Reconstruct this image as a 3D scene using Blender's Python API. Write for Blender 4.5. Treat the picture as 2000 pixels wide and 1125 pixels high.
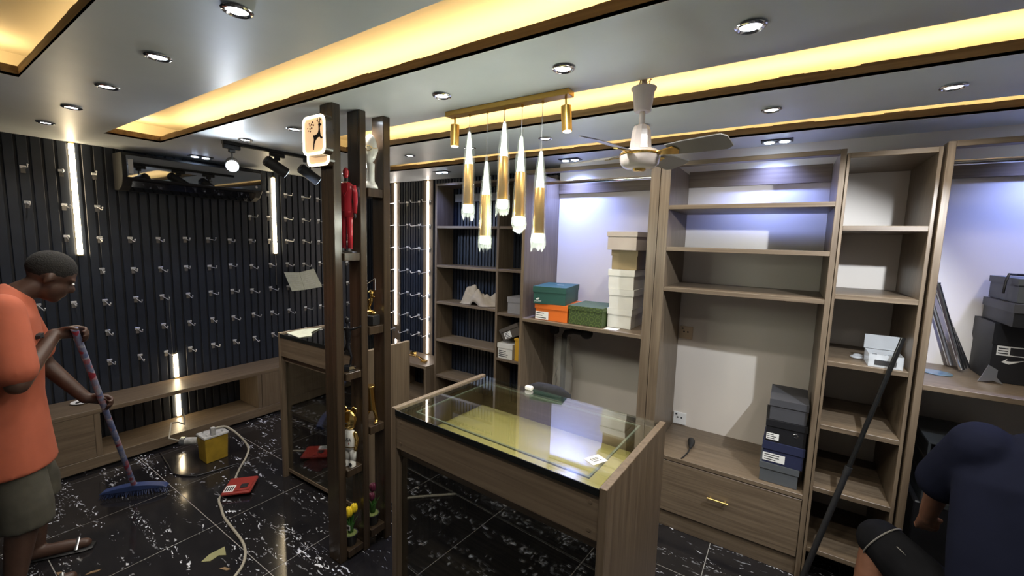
import bpy, bmesh, math, random
from mathutils import Vector, Matrix, Quaternion
random.seed(7)
for o in list(bpy.data.objects): bpy.data.objects.remove(o)
S = bpy.context.scene
COL = S.collection
PI = math.pi
R = math.radians

# ------------------------------------------------------------ camera, world, exposure
CAM_H = 1.8
cd = bpy.data.cameras.new('camera'); cam = bpy.data.objects.new('camera', cd); COL.objects.link(cam)
cd.sensor_width = 36.0; cd.lens = 36.0 * 819.45568 / 2000.0; cd.clip_start = 0.02
yaw, pitch, roll = 0.58278578, 0.1110998, 0.02802198
fw = Vector((-math.sin(yaw) * math.cos(pitch), math.cos(yaw) * math.cos(pitch), -math.sin(pitch)))
r0 = Vector((math.cos(yaw), math.sin(yaw), 0)); u0 = r0.cross(fw)
rv = math.cos(roll) * r0 + math.sin(roll) * u0
uv = -math.sin(roll) * r0 + math.cos(roll) * u0
cam.matrix_world = Matrix(((rv.x, uv.x, -fw.x, 0), (rv.y, uv.y, -fw.y, 0), (rv.z, uv.z, -fw.z, CAM_H), (0, 0, 0, 1)))
S.camera = cam
w = bpy.data.worlds.new('world'); S.world = w; w.use_nodes = True
w.node_tree.nodes['Background'].inputs[0].default_value = (0.75, 0.82, 1.0, 1)
w.node_tree.nodes['Background'].inputs[1].default_value = 0.02
S.view_settings.view_transform = 'Standard'; S.view_settings.look = 'None'
S.view_settings.gamma = 1.0; S.view_settings.use_curve_mapping = False
S.view_settings.exposure = 0.9

COOL = (1.0, 0.93, 0.83)
BLUE = (0.26, 0.36, 1.0)
WARM = (1.0, 0.70, 0.33)

# ------------------------------------------------------------ materials
def nodes_of(name):
    m = bpy.data.materials.new(name); m.use_nodes = True
    nt = m.node_tree; return m, nt, nt.nodes['Principled BSDF']
def plain(name, col, rough=0.5, metal=0.0, spec=0.5, noise=0.0, nscale=8.0, bump=0.0, coat=0.0):
    m, nt, b = nodes_of(name)
    b.inputs['Base Color'].default_value = (*col, 1); b.inputs['Roughness'].default_value = rough
    b.inputs['Metallic'].default_value = metal; b.inputs['Specular IOR Level'].default_value = spec
    b.inputs['Coat Weight'].default_value = coat
    if noise or bump:
        tc = nt.nodes.new('ShaderNodeTexCoord'); n = nt.nodes.new('ShaderNodeTexNoise')
        n.inputs['Scale'].default_value = nscale; n.inputs['Detail'].default_value = 5
        nt.links.new(tc.outputs['Object'], n.inputs['Vector'])
        if noise:
            cr = nt.nodes.new('ShaderNodeValToRGB')
            cr.color_ramp.elements[0].position = 0.3; cr.color_ramp.elements[1].position = 0.7
            cr.color_ramp.elements[0].color = (*[c * (1 - noise) for c in col], 1)
            cr.color_ramp.elements[1].color = (*[min(1, c * (1 + noise)) for c in col], 1)
            nt.links.new(n.outputs['Fac'], cr.inputs[0]); nt.links.new(cr.outputs[0], b.inputs['Base Color'])
        if bump:
            bp = nt.nodes.new('ShaderNodeBump'); bp.inputs['Strength'].default_value = bump; bp.inputs['Distance'].default_value = 0.01
            nt.links.new(n.outputs['Fac'], bp.inputs['Height']); nt.links.new(bp.outputs[0], b.inputs['Normal'])
    return m
def wood(name, dark, light, axis, rough=0.4, fine=70.0, contrast=1.0, spec=0.5):
    m, nt, b = nodes_of(name)
    tc = nt.nodes.new('ShaderNodeTexCoord'); mp = nt.nodes.new('ShaderNodeMapping')
    sc = [fine, fine, fine]; sc[axis] = fine / 28.0
    mp.inputs['Scale'].default_value = sc
    oi = nt.nodes.new('ShaderNodeObjectInfo'); vm = nt.nodes.new('ShaderNodeVectorMath'); vm.operation = 'ADD'
    mul = nt.nodes.new('ShaderNodeMath'); mul.operation = 'MULTIPLY'; mul.inputs[1].default_value = 40
    nt.links.new(oi.outputs['Random'], mul.inputs[0]); nt.links.new(mul.outputs[0], mp.inputs['Location'])
    nt.links.new(tc.outputs['Object'], mp.inputs['Vector'])
    n = nt.nodes.new('ShaderNodeTexNoise'); n.inputs['Scale'].default_value = 1.0; n.inputs['Detail'].default_value = 4; n.inputs['Distortion'].default_value = 0.6
    nt.links.new(mp.outputs[0], n.inputs['Vector'])
    cr = nt.nodes.new('ShaderNodeValToRGB')
    cr.color_ramp.elements[0].position = 0.5 - 0.22 / contrast; cr.color_ramp.elements[1].position = 0.5 + 0.22 / contrast
    cr.color_ramp.elements[0].color = (*dark, 1); cr.color_ramp.elements[1].color = (*light, 1)
    nt.links.new(n.outputs['Fac'], cr.inputs[0]); nt.links.new(cr.outputs[0], b.inputs['Base Color'])
    b.inputs['Roughness'].default_value = rough; b.inputs['Specular IOR Level'].default_value = spec
    bp = nt.nodes.new('ShaderNodeBump'); bp.inputs['Strength'].default_value = 0.12; bp.inputs['Distance'].default_value = 0.002
    nt.links.new(n.outputs['Fac'], bp.inputs['Height']); nt.links.new(bp.outputs[0], b.inputs['Normal'])
    return m
def emit(name, col, strength):
    m, nt, b = nodes_of(name)
    b.inputs['Base Color'].default_value = (*col, 1)
    b.inputs['Emission Color'].default_value = (*col, 1); b.inputs['Emission Strength'].default_value = strength
    return m
def glass(name, tint=(1, 1, 1), ior=1.5, rough=0.0, gain=1.0):
    m = bpy.data.materials.new(name); m.use_nodes = True; nt = m.node_tree; nt.nodes.clear()
    out = nt.nodes.new('ShaderNodeOutputMaterial'); mx = nt.nodes.new('ShaderNodeMixShader')
    lw = nt.nodes.new('ShaderNodeLayerWeight'); lw.inputs[0].default_value = 0.5
    pw = nt.nodes.new('ShaderNodeMath'); pw.operation = 'POWER'; pw.inputs[1].default_value = 4.0; nt.links.new(lw.outputs['Facing'], pw.inputs[0])
    fr = nt.nodes.new('ShaderNodeMath'); fr.operation = 'MULTIPLY_ADD'; fr.inputs[1].default_value = 0.95; fr.inputs[2].default_value = 0.045
    nt.links.new(pw.outputs[0], fr.inputs[0])
    tr = nt.nodes.new('ShaderNodeBsdfTransparent'); tr.inputs[0].default_value = (*tint, 1)
    gl = nt.nodes.new('ShaderNodeBsdfGlossy'); gl.inputs['Roughness'].default_value = rough
    mu = nt.nodes.new('ShaderNodeMath'); mu.operation = 'MULTIPLY'; mu.inputs[1].default_value = gain; mu.use_clamp = True
    nt.links.new(fr.outputs[0], mu.inputs[0]); nt.links.new(mu.outputs[0], mx.inputs[0])
    nt.links.new(tr.outputs[0], mx.inputs[1]); nt.links.new(gl.outputs[0], mx.inputs[2]); nt.links.new(mx.outputs[0], out.inputs[0])
    return m
def film(name, col, alpha, rough=0.15):
    m, nt, b = nodes_of(name)
    b.inputs['Base Color'].default_value = (*col, 1); b.inputs['Roughness'].default_value = rough
    b.inputs['Alpha'].default_value = alpha; b.inputs['Specular IOR Level'].default_value = 0.9
    return m

TD, TL = (0.100, 0.071, 0.046), (0.180, 0.135, 0.090)
M = {}
M['wood_z'] = wood('taupe wood upright grain', TD, TL, 2)
M['wood_x'] = wood('taupe wood long grain', TD, TL, 0)
M['wood_y'] = wood('taupe wood cross grain', TD, TL, 1)
M['post'] = wood('dark stained post wood', (0.024, 0.016, 0.010), (0.062, 0.042, 0.026), 2, rough=0.24, fine=45, contrast=0.7)
M['lip'] = wood('raw plywood cove edge', (0.16, 0.10, 0.045), (0.32, 0.22, 0.11), 0, rough=0.7, fine=40)
M['ceil'] = plain('grey white ceiling paint', (0.68, 0.73, 0.76), 0.42, spec=0.3, noise=0.04, nscale=3, bump=0.08)
M['slab'] = plain('cream cove slab paint', (0.66, 0.60, 0.48), 0.6)
M['wall'] = plain('white wall paint', (0.70, 0.64, 0.57), 0.55, noise=0.02, nscale=2)
M['roomwall'] = plain('pale grey wall paint', (0.62, 0.62, 0.62), 0.7, noise=0.03, nscale=2)
M['slat'] = plain('blue black slat lacquer', (0.013, 0.018, 0.030), 0.42, spec=0.5, noise=0.25, nscale=6)
M['groove'] = plain('black groove board', (0.006, 0.007, 0.010), 0.6)
M['chrome'] = plain('polished chrome', (0.85, 0.86, 0.88), 0.12, metal=1)
M['steel'] = plain('brushed steel', (0.62, 0.63, 0.65), 0.28, metal=1)
M['gold'] = plain('polished gold', (0.90, 0.62, 0.20), 0.16, metal=1)
M['goldmatte'] = plain('satin gold tube', (0.74, 0.46, 0.12), 0.34, metal=0.85)
M['brass'] = plain('brass handle', (0.90, 0.68, 0.26), 0.25, metal=0.9)
M['blackgloss'] = plain('gloss black panel', (0.006, 0.007, 0.009), 0.03, spec=1.0, coat=1.0)
M['darkmirror'] = plain('dark mirror panel', (0.30, 0.32, 0.36), 0.03, metal=1)
M['hookmetal'] = plain('bright hook wire', (0.72, 0.73, 0.75), 0.3, metal=0.35)
M['black'] = plain('matt black', (0.012, 0.012, 0.013), 0.5)
M['blackrough'] = plain('black fabric', (0.014, 0.014, 0.015), 0.9, noise=0.3, nscale=40)
M['clipgrey'] = plain('smoky clip plastic', (0.16, 0.15, 0.14), 0.25)
M['white'] = plain('white plastic', (0.80, 0.80, 0.78), 0.35)
M['pinkwhite'] = plain('off white fan enamel', (0.78, 0.72, 0.70), 0.22, coat=0.3)
M['fanblade'] = plain('grey fan blade', (0.30, 0.30, 0.30), 0.3, metal=0.4)
M['paper'] = plain('white paper', (0.75, 0.75, 0.72), 0.8)
M['ink'] = plain('black ink', (0.015, 0.015, 0.018), 0.7)
M['glass'] = glass('clear display glass', (0.95, 0.97, 0.94), 1.5, gain=2.4)
M['glassfront'] = glass('clear front glass', (0.90, 0.93, 0.92), 1.5, gain=2.3)
M['glassedge'] = plain('green glass edge', (0.30, 0.33, 0.27), 0.1, spec=0.8)
M['gasket'] = plain('black gasket', (0.008, 0.009, 0.009), 0.2)
M['led'] = emit('warm white led tube', (1.0, 0.80, 0.50), 14.0)
M['ledw'] = emit('white led tube', (1.0, 0.88, 0.78), 9.0)
M['lampcool'] = emit('cool downlight lens', (0.80, 0.90, 1.0), 22.0)
M['lampblue'] = emit('blue white downlight lens', (0.62, 0.78, 1.0), 16.0)
M['lampbright'] = emit('bright spotlight lens', (0.85, 0.92, 1.0), 160.0)
M['lampdim'] = emit('dim spotlight lens', (0.7, 0.85, 1.0), 2.0)
M['acryl'] = emit('lit acrylic tip', (0.96, 1.0, 0.90), 5.0)
M['acryltop'] = emit('lit acrylic cone', (0.90, 1.0, 0.86), 1.1)
M['signrim'] = emit('lit sign rim', (1.0, 0.84, 0.55), 3.2)
M['signface'] = emit('lit sign face', (1.0, 0.66, 0.36), 0.40)
M['film'] = film('clear plastic film', (0.7, 0.75, 0.7), 0.10, 0.12)
M['clearbox'] = film('clear plastic tub', (0.72, 0.74, 0.76), 0.42, 0.2)

# ------------------------------------------------------------ mesh helper
class MB:
    def __init__(s): s.v = []; s.f = []
    def add(s, vs, fs):
        n = len(s.v); s.v += [tuple(p) for p in vs]; s.f += [tuple(i + n for i in f) for f in fs]; return s
    def box(s, x0, x1, y0, y1, z0, z1):
        vs = [(x, y, z) for z in (z0, z1) for y in (y0, y1) for x in (x0, x1)]
        return s.add(vs, [(0, 2, 3, 1), (4, 5, 7, 6), (0, 1, 5, 4), (2, 6, 7, 3), (0, 4, 6, 2), (1, 3, 7, 5)])
    def cyl(s, p0, p1, ra, rb=None, n=16, cap=True):
        rb = ra if rb is None else rb
        p0 = Vector(p0); p1 = Vector(p1); d = (p1 - p0).normalized()
        a = d.orthogonal().normalized(); b = d.cross(a)
        vs = []
        for p, r in ((p0, ra), (p1, rb)):
            for i in range(n):
                t = 2 * PI * i / n; vs.append(p + a * r * math.cos(t) + b * r * math.sin(t))
        fs = [(i, (i + 1) % n, n + (i + 1) % n, n + i) for i in range(n)]
        if cap: fs += [tuple(range(n - 1, -1, -1)), tuple(range(n, 2 * n))]
        return s.add(vs, fs)
    def tube(s, pts, r, n=8):
        pts = [Vector(p) for p in pts]; rs = r if isinstance(r, (list, tuple)) else [r] * len(pts)
        vs = []; a = None
        for i, p in enumerate(pts):
            d = (pts[min(i + 1, len(pts) - 1)] - pts[max(i - 1, 0)]).normalized()
            a = d.orthogonal().normalized() if a is None else (a - d * a.dot(d)).normalized()
            b = d.cross(a)
            for k in range(n):
                t = 2 * PI * k / n; vs.append(p + (a * math.cos(t) + b * math.sin(t)) * rs[i])
        fs = []
        for i in range(len(pts) - 1):
            for k in range(n): fs.append((i * n + k, i * n + (k + 1) % n, (i + 1) * n + (k + 1) % n, (i + 1) * n + k))
        fs += [tuple(range(n - 1, -1, -1)), tuple(range((len(pts) - 1) * n, len(pts) * n))]
        return s.add(vs, fs)
    def lathe(s, prof, c=(0, 0, 0), n=24, sx=1, sy=1):
        vs = []
        for r, z in prof:
            for i in range(n):
                t = 2 * PI * i / n; vs.append((c[0] + r * math.cos(t) * sx, c[1] + r * math.sin(t) * sy, c[2] + z))
        fs = []
        for j in range(len(prof) - 1):
            for i in range(n): fs.append((j * n + i, j * n + (i + 1) % n, (j + 1) * n + (i + 1) % n, (j + 1) * n + i))
        fs += [tuple(range(n - 1, -1, -1)), tuple(range((len(prof) - 1) * n, len(prof) * n))]
        return s.add(vs, fs)
    def ell(s, c, r, n=14, m=9, rot=None):
        r = (r, r, r) if not isinstance(r, (list, tuple)) else r
        c = Vector(c); vs = []
        for j in range(1, m):
            ph = PI * j / m
            for i in range(n):
                t = 2 * PI * i / n
                p = Vector((r[0] * math.sin(ph) * math.cos(t), r[1] * math.sin(ph) * math.sin(t), -r[2] * math.cos(ph)))
                if rot: p.rotate(rot)
                vs.append(c + p)
        lo = Vector((0, 0, -r[2])); hi = Vector((0, 0, r[2]))
        if rot: lo.rotate(rot); hi.rotate(rot)
        vs += [c + lo, c + hi]; L = len(vs) - 2
        fs = []
        for j in range(m - 2):
            for i in range(n): fs.append((j * n + i, j * n + (i + 1) % n, (j + 1) * n + (i + 1) % n, (j + 1) * n + i))
        for i in range(n):
            fs.append((L, (i + 1) % n, i)); fs.append((L + 1, (m - 2) * n + i, (m - 2) * n + (i + 1) % n))
        return s.add(vs, fs)
    def prism(s, poly, fn0, fn1):
        n = len(poly); vs = [fn0(*p) for p in poly] + [fn1(*p) for p in poly]
        fs = [tuple(range(n - 1, -1, -1)), tuple(range(n, 2 * n))] + [(i, (i + 1) % n, n + (i + 1) % n, n + i) for i in range(n)]
        return s.add(vs, fs)
    def loft(s, rings, side=(1, 0, 0), n=16):
        """rings: (centre, a along side, b across); closed at both ends"""
        vs = []; side = Vector(side)
        cs = [Vector(r_[0]) for r_ in rings]
        for i, (c, a, b) in enumerate(rings):
            d = (cs[min(i + 1, len(cs) - 1)] - cs[max(i - 1, 0)]).normalized()
            u = (side - d * side.dot(d)).normalized(); v = d.cross(u)
            for k in range(n):
                t = 2 * PI * k / n; vs.append(cs[i] + u * a * math.cos(t) + v * b * math.sin(t))
        fs = []
        for i in range(len(rings) - 1):
            for k in range(n): fs.append((i * n + k, i * n + (k + 1) % n, (i + 1) * n + (k + 1) % n, (i + 1) * n + k))
        fs += [tuple(range(n - 1, -1, -1)), tuple(range((len(rings) - 1) * n, len(rings) * n))]
        return s.add(vs, fs)
    def limb(s, pts, n=12):
        """pts: list of (point, radius): tapered chain with ball joints"""
        for (p, r) in pts: s.ell(p, r, n, 8)
        for (p, r), (q, t) in zip(pts, pts[1:]): s.cyl(p, q, r, t, n)
        return s
    def mesh(s, name, smooth=False, bevel=0.0):
        me = bpy.data.meshes.new(name); me.from_pydata(s.v, [], s.f)
        bm = bmesh.new(); bm.from_mesh(me)
        bmesh.ops.recalc_face_normals(bm, faces=bm.faces)
        if bevel: bmesh.ops.bevel(bm, geom=list(bm.edges), offset=bevel, segments=1, affect='EDGES')
        bm.to_mesh(me); bm.free()
        if smooth:
            for p in me.polygons: p.use_smooth = True
            if smooth != 'all': me.set_sharp_from_angle(angle=R(40))
        return me
    def build(s, name, mat, parent=None, smooth=False, bevel=0.0, local=False):
        me = s.mesh(name, smooth, bevel)
        if mat: me.materials.append(M[mat] if isinstance(mat, str) else mat)
        o = bpy.data.objects.new(name, me); COL.objects.link(o)
        if parent:
            o.parent = parent
            if not local:
                p = parent; off = Vector((0, 0, 0))
                while p: off += p.location; p = p.parent
                o.location = -off
        return o
def tag(o, label=None, cat=None, group=None, kind=None):
    if label: o['label'] = label
    if cat: o['category'] = cat
    if group: o['group'] = group
    if kind: o['kind'] = kind
    return o
def thing(name, label, cat, loc=(0, 0, 0), rz=0.0, group=None):
    o = bpy.data.objects.new(name, None); COL.objects.link(o); o.empty_display_size = 0.05
    o.location = loc; o.rotation_euler.z = rz
    return tag(o, label, cat, group)
def copy_tree(o, parent=None):
    c = o.copy(); COL.objects.link(c); c.parent = parent
    for ch in list(o.children): copy_tree(ch, c)
    return c
def board(name, parent, mat, x0, x1, y0, y1, z0, z1, local=False, bevel=0.0015):
    return MB().box(x0, x1, y0, y1, z0, z1).build(name, mat, parent, bevel=bevel, local=local)
def text_part(body, size, mat, parent, mat4, name='lettering', ext=0.0006, align='CENTER'):
    cu = bpy.data.curves.new('txt', 'FONT'); cu.body = body; cu.size = size; cu.extrude = ext
    cu.align_x = align; cu.align_y = 'CENTER'
    t = bpy.data.objects.new('txt', cu); COL.objects.link(t)
    dg = bpy.context.evaluated_depsgraph_get(); dg.update()
    me = bpy.data.meshes.new_from_object(t.evaluated_get(dg)); bpy.data.objects.remove(t)
    me.transform(mat4); me.materials.clear(); me.materials.append(M[mat])
    o = bpy.data.objects.new(name, me); COL.objects.link(o); o.parent = parent
    return o
def spot(name, loc, energy, col, angle, blend=0.6, aim=None, parent=None, size=0.03):
    ld = bpy.data.lights.new(name, 'SPOT'); ld.energy = energy; ld.color = col
    ld.spot_size = R(angle); ld.spot_blend = blend; ld.shadow_soft_size = size
    o = bpy.data.objects.new(name, ld); COL.objects.link(o)
    if parent:
        o.parent = parent; o.location = Vector(loc) - parent.location
    else: o.location = loc
    if aim is not None:
        o.rotation_euler = (Vector(aim) - Vector(loc)).to_track_quat('-Z', 'Y').to_euler()
    return o

# ------------------------------------------------------------ large structure
XL, YB, YW, ZC = -4.6, 3.46, 3.2, 2.45
XR, YF = 2.6, -2.6
# floor: black marble tiles laid as separate pieces over a grout bed
def tile_material():
    m, nt, b = nodes_of('black marble with white dashes')
    L = nt.links.new
    tc = nt.nodes.new('ShaderNodeTexCoord'); oi = nt.nodes.new('ShaderNodeObjectInfo')
    mul = nt.nodes.new('ShaderNodeVectorMath'); mul.operation = 'SCALE'; mul.inputs[3].default_value = 0.35
    add = nt.nodes.new('ShaderNodeVectorMath'); add.operation = 'ADD'
    L(oi.outputs['Location'], mul.inputs[0]); L(tc.outputs['Object'], add.inputs[0]); L(oi.outputs['Location'], add.inputs[1])
    def noise(sc, scale, det, dist, seed):
        mp = nt.nodes.new('ShaderNodeMapping'); mp.inputs['Scale'].default_value = sc; mp.inputs['Location'].default_value = (seed, seed * 2, 0)
        mp.inputs['Rotation'].default_value = (0, 0, 0.12)
        L(add.outputs[0], mp.inputs['Vector'])
        n = nt.nodes.new('ShaderNodeTexNoise'); n.inputs['Scale'].default_value = scale; n.inputs['Detail'].default_value = det; n.inputs['Distortion'].default_value = dist
        L(mp.outputs[0], n.inputs['Vector']); return n.outputs['Fac']
    def ramp(src, a, bb):
        r = nt.nodes.new('ShaderNodeMapRange'); r.inputs['From Min'].default_value = a; r.inputs['From Max'].default_value = bb; r.clamp = True
        L(src, r.inputs['Value']); return r.outputs['Result']
    def math2(op, a, bb):
        n = nt.nodes.new('ShaderNodeMath'); n.operation = op
        for i, q in enumerate((a, bb)):
            if isinstance(q, (int, float)): n.inputs[i].default_value = q
            else: L(q, n.inputs[i])
        return n.outputs[0]
    dash = ramp(noise((1.0, 2.4, 1), 13, 3.5, 1.6, 3.1), 0.625, 0.65)        # short white flecks
    band = ramp(noise((0.55, 3.2, 1), 2.6, 2, 0.4, 9.7), 0.50, 0.60)          # gathered in streaks along x
    fleck = math2('MULTIPLY', dash, band)
    big = ramp(noise((0.9, 1.9, 1), 17, 3, 2.4, 21.3), 0.585, 0.615)
    core = ramp(noise((0.35, 4.0, 1), 2.2, 2, 0.5, 5.2), 0.60, 0.68)
    fleck = math2('MAXIMUM', fleck, math2('MULTIPLY', big, core))
    base = nt.nodes.new('ShaderNodeMix'); base.data_type = 'RGBA'
    base.inputs[6].default_value = (0.006, 0.006, 0.008, 1); base.inputs[7].default_value = (0.022, 0.020, 0.020, 1)
    L(noise((1, 1.4, 1), 6, 6, 0.5, 1.0), base.inputs[0])
    mx = nt.nodes.new('ShaderNodeMix'); mx.data_type = 'RGBA'; mx.inputs[7].default_value = (0.78, 0.80, 0.86, 1)
    L(base.outputs[2], mx.inputs[6]); L(fleck, mx.inputs[0])
    L(mx.outputs[2], b.inputs['Base Color']); b.inputs['Roughness'].default_value = 0.12; b.inputs['Specular IOR Level'].default_value = 0.5
    return m
M['tile'] = tile_material()
M['grout'] = plain('pale grout', (0.30, 0.29, 0.27), 0.8)
floor = tag(MB().box(XL - 0.1, XR + 0.1, YF - 0.1, YB + 0.1, -0.06, -0.0015).build('floor', 'grout'), kind='structure')
TS = 0.642
tile_me = MB().box(-TS / 2 + 0.002, TS / 2 - 0.002, -TS / 2 + 0.002, TS / 2 - 0.002, -0.012, 0.0).mesh('floor_tile', bevel=0.0008)
tile_me.materials.append(M['tile'])
ix0 = -8
for i in range(-7, 5):
    for j in range(-6, 4):
        cx, cy = -0.262 + TS * (i + 0.5), 1.03 + TS * (j + 0.5)
        if cx + TS / 2 < XL or cx - TS / 2 > XR or cy + TS / 2 < YF or cy - TS / 2 > YB: continue
        o = bpy.data.objects.new('floor_tile', tile_me); COL.objects.link(o); o.parent = floor; o.location = (cx, cy, 0)

# walls
wl = tag(MB().box(XL - 0.12, XL - 0.012, YF, YB + 0.1, 0, 2.7).build('wall_left', 'groove'), kind='structure')
PITCH = 0.0655
slat_me = MB().box(-0.012, 0.0, -0.026, 0.026, 0.0, ZC).mesh('slat', bevel=0.003); slat_me.materials.append(M['slat'])
y = YB - 0.02
while y > -2.5:
    o = bpy.data.objects.new('slat', slat_me); COL.objects.link(o); o.parent = wl; o.location = (XL, y, 0); y -= PITCH
wb = tag(MB().box(XL - 0.12, -1.66, YB + 0.012, YB + 0.12, 0, 2.7).box(-1.66, XR, YW, YB + 0.12, 0, 2.7).build('wall_back', 'wall'), kind='structure')
bs = MB().box(XL, -1.68, YB + 0.008, YB + 0.0118, 0.0, ZC)
bsl = bs.build('groove_board', 'groove', wb)
sl = MB(); x = XL + 0.025
while x < -1.72:
    sl.box(x - 0.013, x + 0.013, YB - 0.006, YB + 0.008, 0.0, ZC); x += 0.042
tag(sl.build('slats', 'slat', wb), 'fine vertical black slats', kind='stuff')
for cx in (-3.96, -3.425):
    board('wood_strip', wb, 'wood_z', cx - 0.075, cx + 0.075, YB - 0.014, YB - 0.0065, 0.0, ZC)
tag(MB().box(XR, XR + 0.12, YF, YB + 0.12, 0, 2.7).build('wall_right', 'roomwall'), kind='structure')
tag(MB().box(XL - 0.12, XR + 0.12, YF - 0.12, YF, 0, 2.7).build('wall_front', 'roomwall'), kind='structure')

# ceiling: lowered panels with four cove openings, lips and the slab above
COVES = [(-2.87, XR - 0.35, 0.08, 0.40), (-3.95, XR - 0.35, 0.91, 1.22), (-2.98, XR - 0.35, 1.73, 2.10), (-3.50, XR - 0.35, 2.63, 2.88)]
ZS = 2.62
LEDOFF = [0.12, 0.14, 0.20, 0.15]; FARW = [0.27, 0.30, 0.385, 0.29]
ce = tag(MB().box(XL - 0.12, XR + 0.12, YF - 0.12, YB + 0.12, ZS, ZS + 0.08).build('ceiling', 'slab'), kind='structure')
pan = MB(); ys = YF
for (x0, x1, a, b_) in COVES:
    pan.box(XL, XR, ys, a, ZC, ZC + 0.012)
    pan.box(XL, x0, a, b_, ZC, ZC + 0.012); pan.box(x1, XR, a, b_, ZC, ZC + 0.012); ys = b_
pan.box(XL, XR, ys, YB + 0.01, ZC, ZC + 0.012)
pan.build('ceiling_panel', 'ceil', ce)
for k, (x0, x1, a, b_) in enumerate(COVES):
    lp = MB(); t = 0.014; h = 0.046
    # far lip with a slightly ragged top edge
    rnd = random.Random(k); n = 60
    for i in range(n):
        xa = x0 + (x1 - x0) * i / n; xb = x0 + (x1 - x0) * (i + 1) / n
        hh = h + rnd.uniform(-0.003, 0.003)
        lp.box(xa, xb, b_, b_ + t, ZC + 0.0005, ZC + hh)
    lp.build('cove_lip', 'lip', ce)
    MB().box(x0 - t, x0, a, b_ + t, ZC + 0.0005, ZC + h).build('cove_lip', 'lip', ce)
    MB().box(x0 - t, x1, a - t, a, ZC + 0.0005, ZC + h).build('cove_lip', 'lip', ce)
    # walls of the hidden channel
    ch = MB().box(x0 - 0.28, x1 + 0.1, b_ + FARW[k], b_ + FARW[k] + 0.01, ZC + 0.012, ZS).box(x0 - 0.15, x1 + 0.1, a - 0.10, a - 0.09, ZC + 0.012, ZS)
    ch.box(x0 - 0.29, x0 - 0.28, a - 0.1, b_ + FARW[k] + 0.01, ZC + 0.012, ZS)
    ch.build('cove_side', 'slab', ce)
def cove_light(k, x0, x1, y0, e):
    ld = bpy.data.lights.new('cove_led', 'AREA'); ld.shape = 'RECTANGLE'; ld.size = x1 - x0; ld.size_y = 0.012; ld.energy = e; ld.color = WARM
    o = bpy.data.objects.new('cove_led', ld); COL.objects.link(o); o.location = ((x0 + x1) / 2, y0, ZC + 0.03)
    o.rotation_euler = (R(180), 0, 0)
    st = MB().box(x0, x1, y0 - 0.006, y0 + 0.006, ZC + 0.014, ZC + 0.022).build('led_strip', 'white')
    tag(st, ['warm strip lying behind the lip of the cove over the sweeping person', 'warm strip behind the lip of the cove that ends above the air conditioner',
             'warm strip behind the lip of the cove over the ceiling fan', 'warm strip behind the lip of the cove nearest the tall shelves'][k], 'led strip', 'cove strips')
    return o
CE = [2.8, 10.5, 9.0, 6.5]
for k, (x0, x1, a, b_) in enumerate(COVES):
    cove_light(k, x0, x1, b_ + LEDOFF[k], CE[k])
for (xx, ya, yb, e) in ((-3.95, 0.91, 1.22, 0.9), (-2.87, 0.08, 0.40, 0.8), (-2.98, 1.73, 2.10, 0.5)):
    ld = bpy.data.lights.new('cove_led', 'AREA'); ld.shape = 'RECTANGLE'; ld.size = 0.012; ld.size_y = yb - ya; ld.energy = e; ld.color = WARM
    o = bpy.data.objects.new('cove_led', ld); COL.objects.link(o); o.location = (xx - 0.10, (ya + yb) / 2, ZC + 0.03); o.rotation_euler = (R(180), 0, 0)

# ------------------------------------------------------------ downlights
def make_downlight(cool=True):
    t = thing('downlight', '', 'downlight')
    MB().lathe([(0.030, 0.0), (0.040, -0.002), (0.043, -0.005), (0.040, -0.009), (0.034, -0.011), (0.030, -0.007), (0.027, -0.001)], n=24).build('trim_ring', 'chrome', t, smooth=True, local=True)
    MB().lathe([(0.001, -0.002), (0.0265, -0.002), (0.0265, -0.005), (0.001, -0.0065)], n=20).build('lens', 'lampcool', t, smooth=True, local=True)
    return t
rows = [(0.635, [-1.406 - 0.622 * i for i in range(5)] + [-0.78, -0.16, 0.46, 1.08], 'the coves by the slatted wall'),
        (1.47, [-0.155 - 0.612 * i for i in range(6)] + [0.46, 1.07], 'the two longest coves'), (2.37, [0.473 - 0.606 * i for i in range(6)] + [1.08], 'the fan cove and the shelf cove')]
EN = 9.5
proto = make_downlight(); first = True
for yy, xs, wh in rows:
    for xx in xs:
        o = proto if first else copy_tree(proto); first = False
        o.location = (xx, yy, ZC)
        tag(o, 'round chrome downlight in the ceiling strip between ' + wh, 'downlight', 'round downlights in the row between ' + wh)
        spot('downlight_lamp', (xx, yy, ZC - 0.02), EN, COOL, 150, 0.8, parent=None)
def make_pair(name, x, y, rz, label, aim, energy):
    t = thing(name, label, 'downlight', (x, y, ZC), rz)
    MB().box(-0.083, 0.083, -0.044, 0.044, -0.006, 0.0).build('housing_plate', 'black', t, local=True, bevel=0.001)
    for s in (-1, 1):
        MB().lathe([(0.029, -0.006), (0.036, -0.007), (0.036, -0.010), (0.029, -0.011)], (s * 0.040, 0, 0), n=20).build('ring', 'steel', t, smooth=True, local=True)
        MB().lathe([(0.001, -0.0065), (0.027, -0.0065), (0.026, -0.0135), (0.012, -0.017), (0.001, -0.0175)], (s * 0.040, 0, 0), n=18).build('lens', 'lampblue', t, smooth=True, local=True)
    spot('pair_lamp', (x, y, ZC - 0.02), energy, BLUE, 125, 1.0, aim=aim)
make_pair('twin_downlight', -0.128, 3.06, 0, 'black twin downlight above the tall shelf with the drawer', (-0.2, 3.1, 0), 30)
make_pair('twin_downlight', -1.50, 3.05, 0, 'black twin downlight above the bay with the stacked shoe boxes', (-1.25, 3.15, 0), 55)
make_pair('twin_downlight', -2.88, 3.08, 0, 'black twin downlight above the narrow shelf in front of black slats', (-2.85, 3.2, 0), 14)
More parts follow.
